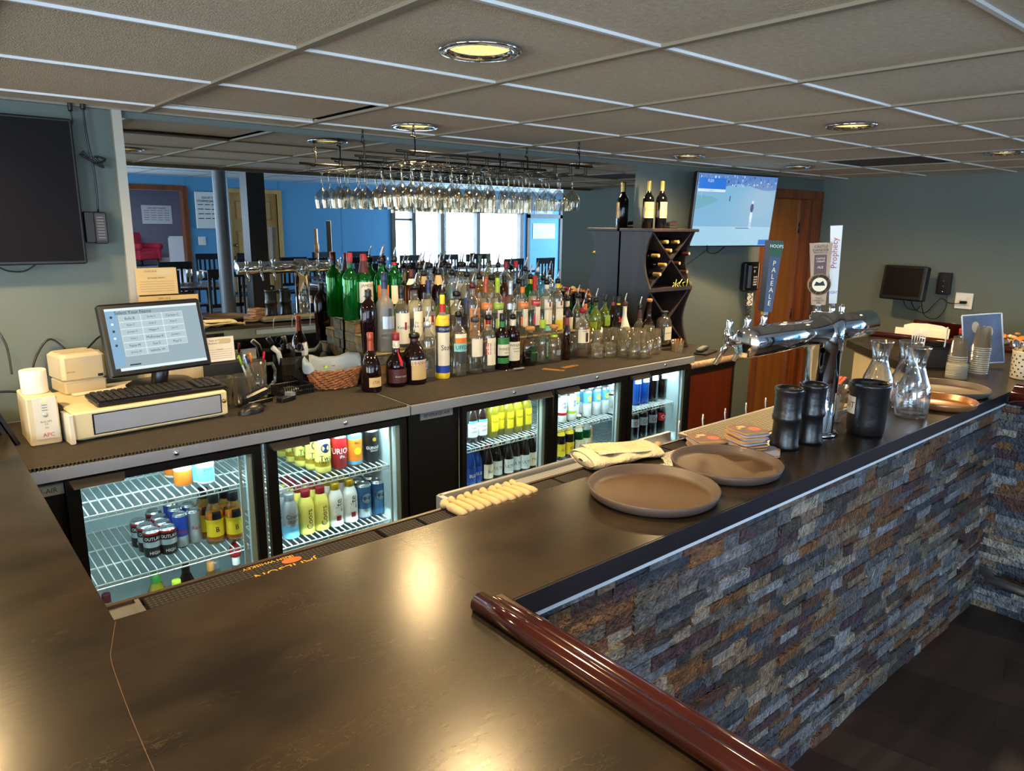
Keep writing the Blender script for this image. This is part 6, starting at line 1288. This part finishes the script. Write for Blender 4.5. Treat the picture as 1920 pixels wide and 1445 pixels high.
MB().lathe([(0, 0), (.056, 0), (.060, .008), (.063, .05), (.064, .165), (.067, .172), (.066, .182), (.060, .182), (.057, .17), (.057, .02), (0, .02)], 32).build('body', 'canister_black', jar)
b = MB().lathe([(.0645, .075), (.0648, .135)], 6, a0=-RD(150), a1=-RD(104)); wraptext(b, 'DIT', .022, .0655, .105, -RD(127), 1); b.build('tag', ['cream', 'dark_red'], jar)
sc_ = cup('clear plastic cup full of paper straws and sticks on the bar', (2.60, 1.215, BZ+.001), .135, .036, .047)
random.seed(31)
for k in range(34):
    a, r_ = random.uniform(0, 2*pi), random.uniform(0, .02)
    t = thing('stir_stick', 'red-tipped stir stick in the plastic cup on the bar', 'stir stick', (2.60+r_*cos(a), 1.215+r_*sin(a), BZ+.006), rot=(RD(random.uniform(-7, 7)), RD(random.uniform(-7, 7)), a), group='red-tipped stir sticks in the cup')
    MB().tube([(0, 0, 0), (0, 0, .095)], .0028, 5).build('stick', ['cream', 'tan_label', 'white'][k % 3], t); MB().tube([(0, 0, .095), (0, 0, .108)], .004, 5).build('tip', 'dark_red', t)
def carafe(label, cx, cy_, fill=False):
    t = thing('carafe', label, 'carafe', (cx, cy_, BZ+.001))
    MB().lathe([(0, 0), (.050, 0), (.057, .006), (.060, .03), (.060, .085), (.054, .125), (.038, .165), (.030, .19), (.029, .205), (.034, .235), (.041, .262), (.0435, .268), (.041, .27), (.032, .235), (.027, .205), (.028, .19), (.036, .163), (.051, .125), (.0575, .085), (.0575, .03), (.05, .012), (0, .012)], 32).build('glass_wall', 'carafe_clear', t)
glassy('carafe_clear', tint=(.95, .96, .96), rim=(1, 1, 1), edge=1.0, rough=.015)
carafe('clear glass carafe in front, on the bar right of the crock', 2.90, 1.05); carafe('clear glass carafe standing leftmost, behind the crock', 2.935, 1.20); carafe('clear glass carafe mostly hidden directly behind the front carafe', 3.03, 1.13)
# ------------------------------------------------------------------ beer tower
tw = thing('beer_tower', 'chrome T-shaped beer tower with six taps on the bar', 'beer tower', (0, 0, 0))
TX, TYc = 2.392, 1.165
MB().lathe([(0, 0), (.070, 0), (.072, .006), (.06, .012), (.054, .016), (.056, .29), (.059, .292), (.059, .408), (.053, .41), (.053, .422), (.0, .424)], 36, c=(TX, TYc, BZ+.001)).build('column', 'chrome', tw)
b = MB()
for a in range(6): an = a*pi/3+.3; b.lathe([(.007, 0), (.007, .006), (0, .008)], 6, c=(TX+.065*cos(an), TYc+.065*sin(an), BZ+.006))
b.build('flange_bolts', 'chrome', tw)
for nm, x0, x1 in (('l', 1.90, TX-.03), ('r', TX+.03, 2.70)):
    d_ = 1 if x1 > TX else -1; xe = x1 if d_ > 0 else x0
    T_ = TR(x0, TYc, 1.415, ry=RD(90))
    MB().lathe([(0, -.003), (.042, -.003), (.046, .0), (.046, x1-x0), (.042, x1-x0+.003), (0, x1-x0+.003)], 32, T=T_).build('arm', 'chrome', tw)
def tap(x):
    t = MB().tube([(x, TYc+.035, 1.415), (x, TYc+.075, 1.415)], .014, 12).lathe([(0, -.03), (.013, -.03), (.016, -.018), (.013, -.005), (.018, .004), (.014, .018), (.009, .03), (.011, .045), (.008, .055), (0, .056)], 14, c=(x, TYc+.085, 1.42))
    t.tube([(x, TYc+.085, 1.40), (x, TYc+.10, 1.375), (x, TYc+.125, 1.33)], .009, 10, rs=[.011, .009, .008]); o = t.build('tap', 'chrome', tw); return o
for x in (1.94, 2.04, 2.135, 2.485, 2.59, 2.665): tap(x)
def handle(label, x, h, w0, w1, d_, mm, side, texts, round_=None, rz=0, lean=0):
    t = thing('tap_handle', label, 'tap handle', (x, TYc+.085, 1.475), rot=(0, RD(lean), RD(rz)))
    MB().prism([(-.008, -.008), (.008, -.008), (.008, .008), (-.008, .008)], 0, .012).build('ferrule', 'chrome', t)
    b = MB(); vs = [(-w0/2, -d_/2, .01), (w0/2, -d_/2, .01), (w0/2, d_/2, .01), (-w0/2, d_/2, .01), (-w1/2, -d_/2, h), (w1/2, -d_/2, h), (w1/2, d_/2, h), (-w1/2, d_/2, h)]
    b.add(vs, [(0, 3, 2, 1), (4, 5, 6, 7), (0, 1, 5, 4), (2, 3, 7, 6)], 0); b.add(vs, [(1, 2, 6, 5), (3, 0, 4, 7)], 1); b.build('paddle', [mm, side], t)
    c = MB(); mm_ = []
    if round_:
        z0, r_ = round_; 
        MB().lathe([(0, d_/2+.004), (r_, d_/2+.004), (r_*1.04, d_/2), (r_*1.04, -d_/2), (r_, -d_/2-.004), (0, -d_/2-.004)], 28, T=TR(0, 0, z0, rx=RD(90))).build('round_badge', [mm], t)
        c.lathe([(0, -.0005), (r_*.95, -.0005)], 28, 1, T=TR(0, -d_/2-.0045, z0, rx=RD(90))).lathe([(0, .0002), (r_*.66, .0002)], 24, 2, T=TR(0, -d_/2-.0045, z0, rx=RD(90)))
        c.add([(-r_*.5, -d_/2-.0052, z0-.004), (r_*.5, -d_/2-.0052, z0-.004), (r_*.3, -d_/2-.0052, z0+r_*.35), (0, -d_/2-.0052, z0+r_*.15), (-r_*.3, -d_/2-.0052, z0+r_*.3)], [(0, 1, 2, 3, 4)], 1)
    for f_, a_ in texts: f_(c, -d_/2-(.0008), *a_)
    if c.f: c.build('face_print', ['ink', 'ink', 'cream', 'white', 'handle_green', 'blue', 'red', 'brown_label'], t)
    return t
def tx(c, y_, s1_, sz, x_, z_, m_, vert=False):
    y_ -= .0008
    if vert: c.text(s1_, sz, lambda a, d_: (x_-d_, y_, z_+a), m_)
    else: c.text(s1_, sz, lambda a, d_: (x_+a, y_, z_+d_), m_)
def bx_(c, y_, x0, x1, z0, z1, m_): c.box(x0, x1, y_-.0002, y_+.0006, z0, z1, m_)
def stack(c, y_, word, sz, x_, z_, m_, st):
    y_ -= .0008
    for k, ch_ in enumerate(word): c.text(ch_, sz, lambda a, d_: (x_+a, y_, z_-st*k+d_), m_)
mat('handle_green', '#244c38', .5); mat('handle_blue', '#3c4c66', .45); mat('handle_tan', '#a08260', .45, var=.1)
handle('slate-blue tap handle with green top block and vertical lettering', 2.135, .235, .028, .044, .034, 'handle_blue', 'black', [(bx_, (-.0215, .0215, .185, .234, 4)), (tx, ('HOOPS', .010, 0, .218, 3)), (stack, ('PALEALE', .015, 0, .165, 2, .021))], rz=-28, lean=3)
handle('tan tapered tap handle with a round black and cream badge', 2.485, .225, .046, .074, .018, 'handle_tan', 'handle_tan', [(tx, ('CASTLE', .009, 0, .213, 0)), (tx, ('DANGER', .009, 0, .201, 0)), (tx, ('BREWING CO.', .005, 0, .192, 0)), (bx_, (-.020, .020, .11, .185, 7)), (tx, ('CASTLE', .006, 0, .172, 2)), (tx, ('CREAM', .006, 0, .162, 2)), (tx, ('ALE', .008, 0, .142, 2)), (tx, ('TWO', .006, 0, .034, 0)), (tx, ('HARBORS', .006, 0, .026, 0)), (tx, ('MN', .006, 0, .018, 0))], round_=(.082, .037), rz=-56, lean=-3)
handle('tall white and grey tap handle lettered vertically in red and blue, hindmost', 2.59, .285, .026, .040, .034, 'white', 'smoke', [(tx, ('Prophecy', .026, 0, .19, 6, True)), (tx, ('LIGHT', .01, 0, .05, 5))], rz=-60, lean=-3)
# gun / soda hose behind the straws
sg = thing('soda_gun', 'soda gun with red buttons resting behind the carafes', 'soda gun', (3.03, 1.40, BZ+.02), rz=RD(12))
MB().bbox(-.06, .10, -.02, .02, 0, .03, .006, T=TR(ry=RD(-8))).build('body', 'black', sg)
b = MB()
for i in range(5):
    for j in range(2): b.bbox(-.02+i*.022, -.004+i*.022, -.016+j*.017, -.002+j*.017, .030, .038, .002, T=TR(ry=RD(-8)))
b.build('buttons', mat('gun_red', '#c24a34', .5).name, sg)
MB().tube([(-.06, 0, .012), (-.1, 0, -.0), (-.16, -.02, -.012), (-.24, -.05, -.016)], .008, 8).build('hose', 'silver', sg)
tag(MB().bbox(-.07, .07, -.05, .05, 0, .006, .002).build('card_stack', 'cream', loc=(2.66, 1.33, BZ+.016), rot=(0, 0, RD(20))), 'loose cards lying on the drip tray behind the tower', 'cards')
pegs = thing('bottle_pegs', 'row of thin steel hooks behind the drip tray', 'hooks', (0, 0, 0))
for k in range(6): x = 2.02+k*.14; MB().tube([(x, 1.46, .99), (x+.004, 1.475, 1.07), (x+.012, 1.48, 1.085), (x+.014, 1.478, 1.07)], .003, 6).build('hook', 'steel', pegs)
MB().box(1.9, 2.9, 1.452, 1.458, .97, 1.0).build('hook_rail', 'steel', pegs)
# towel and napkins
tw_ = thing('bar_towel', 'folded white terry bar towel lying over the mat ledge', 'towel', (1.63, 1.41, BZ-.008), rz=RD(-12))
def tf(u, v, top=1):
    x = -.13+.26*u; a = v*2*pi*1.0; r_ = .020+.004*sin(5*u*pi)
    return (x+.004*sin(9*v), -.0+.072*cos(a)*(1+.06*sin(7*u)), .022+r_*sin(a)*(1-.25*u)+.004*sin(14*u)*sin(a))
MB().grid(lambda u, v: tf(u, v), 26, 24).grid(lambda u, v: ((-.134+.01*u), .06*cos(2*pi*v)*(.2+.8*u), .022+.018*sin(2*pi*v)*(.2+.8*u)), 3, 20).build('cloth', 'towel', tw_)
MB().grid(lambda u, v: (-.10+.2*u, -.05+.115*v+.006*sin(6*u), .046-.012*u+.006*sin(10*v)), 12, 8).build('fold', 'towel', tw_)
def napkin(k, x, y_, rz, lab):
    t = thing('rolled_napkin', lab, 'napkin', (x, y_, 1.0375), rz, 'rolled cream napkins on the mat ledge')
    MB().lathe([(.0, -.045), (.009, -.045), (.0115, -.03), (.0115, .018), (.006, .028), (.0125, .040), (.0135, .046), (.009, .044), (.0, .03)], 10, T=TR(0, 0, .012, rx=RD(-90))).build('roll', 'napkin', t)
for k in range(10): napkin(k, 1.0+.0262*k, 1.392+.005*(k % 2), RD(4+random.uniform(-5, 5)), '%s rolled cream napkin from the left in the row' % ORD[k])
napkin(10, 1.80, 1.395, RD(-60), 'single rolled cream napkin just right of the bar towel')
# ------------------------------------------------------------------ far return of the bar
cd_ = thing('bar_caddy', 'black plastic bar caddy with straws on the far bar return', 'caddy', (4.05, 1.50, BZ+.001), rz=RD(-40))
cd_.location = (4.10, 1.42, BZ+.001)
MB().prism([(-.13, -.075), (.13, -.075), (.13, .075), (-.13, .075)], 0, .11, cap=False).prism([(-.127, -.072), (.127, -.072), (.127, .072), (-.127, .072)], .003, .11, cap=False).box(-.13, .13, -.075, .075, 0, .004).box(-.03, -.027, -.072, .072, 0, .1).bbox(-.135, .135, -.08, -.072, .1, .11).bbox(-.135, .135, .072, .08, .1, .11).build('tray_box', 'black_matte', cd_)
for k in range(12): tag(MB().tube([(0, 0, 0), (0, 0, .19)], .0024, 5).build('white_straw', 'white', loc=(4.02+.009*(k % 6), 1.49-.007*(k % 6)+.012*(k//6), BZ+.01), rot=(RD(8), RD(-30+2.4*k), 0)), 'white straw fanned out in the black bar caddy', 'straw', 'white straws in the black caddy')
tag(MB().tube([(0, 0, 0), (0, 0, .2)], .004, 6).build('clear_straw', 'silver', loc=(4.10, 1.37, BZ+.01), rot=(0, RD(6), 0)), 'single long pale straw standing in the black bar caddy', 'straw')
k = tag(MB().box(-.05, .05, -.04, .04, 0, .002).build('yellow_note', 'pale_yellow', loc=(4.33, 1.45, BZ+.001), rot=(0, 0, RD(-15))), 'yellow note lying behind the black bar caddy', 'note')
hs = thing('hot_sauce_bottle', 'small hot sauce bottle with red cap beside the cups', 'sauce bottle', (4.30, 1.36, BZ+.001))
MB().lathe([(0, 0), (.022, 0), (.024, .004), (.024, .10), (.012, .125), (.010, .15)], 16, ms=[0, 0, 0, 0, 0]).build('glass_body', 'clear', hs); MB().lathe([(.020, .004), (.020, .09)], 14).build('sauce', 'copper_foil', hs); MB().lathe([(.0125, .125), (.012, .16)], 12).build('neck_band', 'dark_green', hs); MB().lathe([(.013, .16), (.013, .185), (0, .186)], 12).build('cap', 'red', hs)
def cupstack(label, cx, cy_, n, H, R1, R2, step, inv=True, grp=None, mm='cup_plastic', lab1=None):
    for k in range(n):
        t = thing('plastic_cup', '%s, %s from the bottom' % (label, ORD[k] if k < n-1 else 'topmost'), 'cup', (cx, cy_, BZ+.001+k*step), 0, grp)
        MB().lathe([(R2+.003, 0), (R2+.003, .004), (R2, .005), (R1, H), (0, H)] if inv else [(0, 0), (R1, 0), (R2, H-.004), (R2+.003, H-.004), (R2+.003, H)], 20, ms=[1, 1, 0, 0, 0]).build('cup_wall', [mm, 'cup_rim'], t)
cupstack('upturned clear plastic cup of the taller far stack', 4.10, 1.20, 13, .11, .029, .043, .0105, True, 'upturned clear plastic cups, far stack')
cupstack('upturned clear plastic cup of the stack with lids', 3.985, 1.262, 9, .10, .029, .042, .0105, True, 'upturned clear plastic cups, near stack')
lidm = glassy('lid_frost', tint=(.8, .8, .76), edge=.4, body=.5, bodycol=(.6, .58, .5))
for k in range(9):
    t = thing('cup_lid', 'frosted plastic cup lid of the short stack, %s from the bottom' % ORD[k], 'lid', (3.865, 1.22, BZ+.001+.008*k), 0, 'frosted lids in the short stack')
    MB().lathe([(0, .006), (.044, .006), (.047, .004), (.048, 0)], 22).build('lid_disc', 'lid_frost', t)
sh_ = thing('sign_holder', 'clear acrylic sign holder leaning with a blue spoon poster', 'sign holder', (4.30, 1.235, BZ+.02), rot=(RD(-12), RD(-7), RD(-58)))
MB().box(-.085, .085, 0, .003, .0, .25, 0).build('poster', mat('poster_blue', '#44597e', .5, var=.3, scale=12).name, sh_)
b = MB(); 
for a, c_ in (((-.09, .0), (.09, .0)), ((.09, .0), (.09, .255)), ((.09, .255), (-.09, .255)), ((-.09, .255), (-.09, .0))): b.tube([(a[0], 0, a[1]), (c_[0], 0, c_[1])], .004, 6)
b.build('frame', mat('acrylic', '#a9c4e4', .25).name, sh_)
b = MB()
for x_, z_, an in ((-.03, .19, .3), (.03, .165, -.1)): 
    b.add([(x_+.018*cos(2*pi*k/14), -.001, z_+.03*sin(2*pi*k/14)) for k in range(14)], [tuple(range(14))]); b.add([(x_-.003, -.001, z_-.028), (x_+.003, -.001, z_-.028), (x_+.01, -.001, z_-.10), (x_+.004, -.001, z_-.10)], [(0, 3, 2, 1)])
b.build('spoon_print', 'grey_plastic', sh_)
uh = thing('utensil_holder', 'cream perforated utensil holder at the right end of the bar', 'utensil holder', (4.115, 1.005, BZ+.001))
MB().lathe([(0, 0), (.058, 0), (.060, .004), (.063, .13), (.065, .134), (.062, .135), (.058, .006), (0, .006)], 28).build('body', mat('cream_enamel', '#ddd2b2', .4).name, uh)
b = MB()
for r_ in range(7):
    for c_ in range(14):
        a = 2*pi*(c_+.5*(r_ % 2))/14; rr_ = .0612+.0004*r_; b.lathe([(0, .0004), (.0042, .0004)], 8, T=TR(rr_*sin(a), -rr_*cos(a), .018+.016*r_)@Euler((RD(90), 0, a)).to_matrix().to_4x4() if False else Matrix.Translation((rr_*sin(a), -rr_*cos(a), .018+.016*r_))@Euler((RD(90), 0, a)).to_matrix().to_4x4())
b.build('holes', 'black', uh)
for k in range(8):
    a = k*.8; t = thing('spoon', 'steel spoon standing bowl-up in the cream holder', 'spoon', (4.115+.025*cos(a), 1.005+.025*sin(a), BZ+.01), rot=(RD(12*sin(a)), RD(-12*cos(a)), a), group='steel spoons in the cream holder')
    MB().tube([(0, 0, 0), (0, 0, .13)], .003, 6).lathe([(0, .12), (.012, .13), (.019, .15), (.017, .17), (0, .182)], 12, T=Matrix.Diagonal((1, .4, 1, 1))).build('spoon_body', 'chrome', t)
# cloth/flower things beyond the return, on a ledge shelf
tb2 = make_table(); tb2.location = (5.62, .93, 0); tb2.rotation_euler.z = RD(90); tag(tb2, 'dark table beyond the far bar return holding dried flowers', 'table')
tb2.scale = (1, 1, 1.36)
fl = thing('flower_arrangement', 'dried orange and cream flower arrangement beyond the bar end', 'flowers', (5.50, 1.25, 1.021))
random.seed(8)
fm = ['orange', 'cream', 'copper_label', 'dark_red', 'tan_label']; bb = [MB() for _ in fm]
for k in range(60):
    x, y_ = random.uniform(-.1, .12), random.uniform(-.62, .28); i = random.randrange(5); r_ = random.uniform(.015, .045)
    bb[i].lathe([(0, -r_*.3), (r_*.8, -.2*r_), (r_, .2*r_), (r_*.6, .6*r_), (0, .5*r_)], 8, T=TR(x, y_, random.uniform(.01, .07), rx=random.uniform(-.5, .5), ry=random.uniform(-.5, .5)))
for i, m_ in enumerate(fm): bb[i].build('blossoms', m_, fl)
ch = make_chair(); ch.location = (5.32, 1.84, .02); ch.rotation_euler.z = RD(-90); ch.scale = (1.15, 1.15, 1.13); tag(ch, 'mahogany bar chair pulled up to the far bar return', 'chair')
for c_ in [o for o in bpy.data.objects if o.parent == ch]:
    c_.data = c_.data.copy(); c_.data.materials.clear(); c_.data.materials.append(MATS['mahogany'])
pp = thing('paper_sheets', 'large cream paper sheets propped on the bar chair beyond the return', 'paper', (5.12, 1.83, 1.05), rot=(0, RD(6), 0))
MB().prism([(-.14, .0), (.14, .0), (.14, .075), (.09, .092), (0, .098), (-.09, .092), (-.14, .075)], 0, .003, T=Euler((RD(90), 0, RD(-90))).to_matrix().to_4x4()).build('sheet', 'paper', pp)
MB().prism([(-.19, .0), (.1, .0), (.1, .06), (-.19, .055)], .004, .007, T=Euler((RD(90), 0, RD(-90))).to_matrix().to_4x4()).build('back_sheet', 'paper', pp)
# shelf below the return, seen through the carafes
us = thing('under_shelf', 'cream cabinet front under the far bar return', 'cabinet', (0, 0, 0))
MB().add([(4.545, 2.02, .78), (4.02, 1.50, .78), (4.02, 1.50, 1.0), (4.545, 2.02, 1.0), (4.56, 2.0, .78), (4.035, 1.48, .78), (4.035, 1.48, 1.0), (4.56, 2.0, 1.0)], [(0, 1, 2, 3), (7, 6, 5, 4), (0, 3, 7, 4), (1, 5, 6, 2), (3, 2, 6, 7), (0, 4, 5, 1)]).build('panel', 'beige_plastic', us)
MB().add([(4.55, 2.03, .74), (4.0, 1.49, .74), (4.0, 1.49, .77), (4.55, 2.03, .77), (4.62, 1.98, .74), (4.1, 1.42, .74), (4.1, 1.42, .77), (4.62, 1.98, .77)], [(0, 1, 2, 3), (7, 6, 5, 4), (0, 3, 7, 4), (1, 5, 6, 2), (3, 2, 6, 7), (0, 4, 5, 1)]).build('shelf', 'espresso', us)
# ------------------------------------------------------------------ goblets on the dining tables
gb = thing('water_goblet', 'x', 'glass', (0, 0, 0)); 
MB().lathe([(.035, 0), (.033, .003), (.006, .008), (.005, .06), (.012, .07), (.032, .09), (.038, .12), (.034, .16)], 14).build('goblet_body', 'clear', gb); index_kids(gb)
n_ = 0
for k, (x, y_, lab, rz) in enumerate(tabs):
    for q_, (dx, dy) in enumerate([(-.3, -.2), (.3, -.2), (-.3, .2), (.3, .2)]):
        g_ = gb if n_ == 0 else copy_tree(gb); n_ += 1
        g_.location = (x+dx, y_+dy, DZ+.751); tag(g_, 'clear goblet reflected %s, %s' % (names_t[k], ['far left', 'far right', 'near left', 'near right'][q_]), 'glass', 'water goblets on the dining tables')
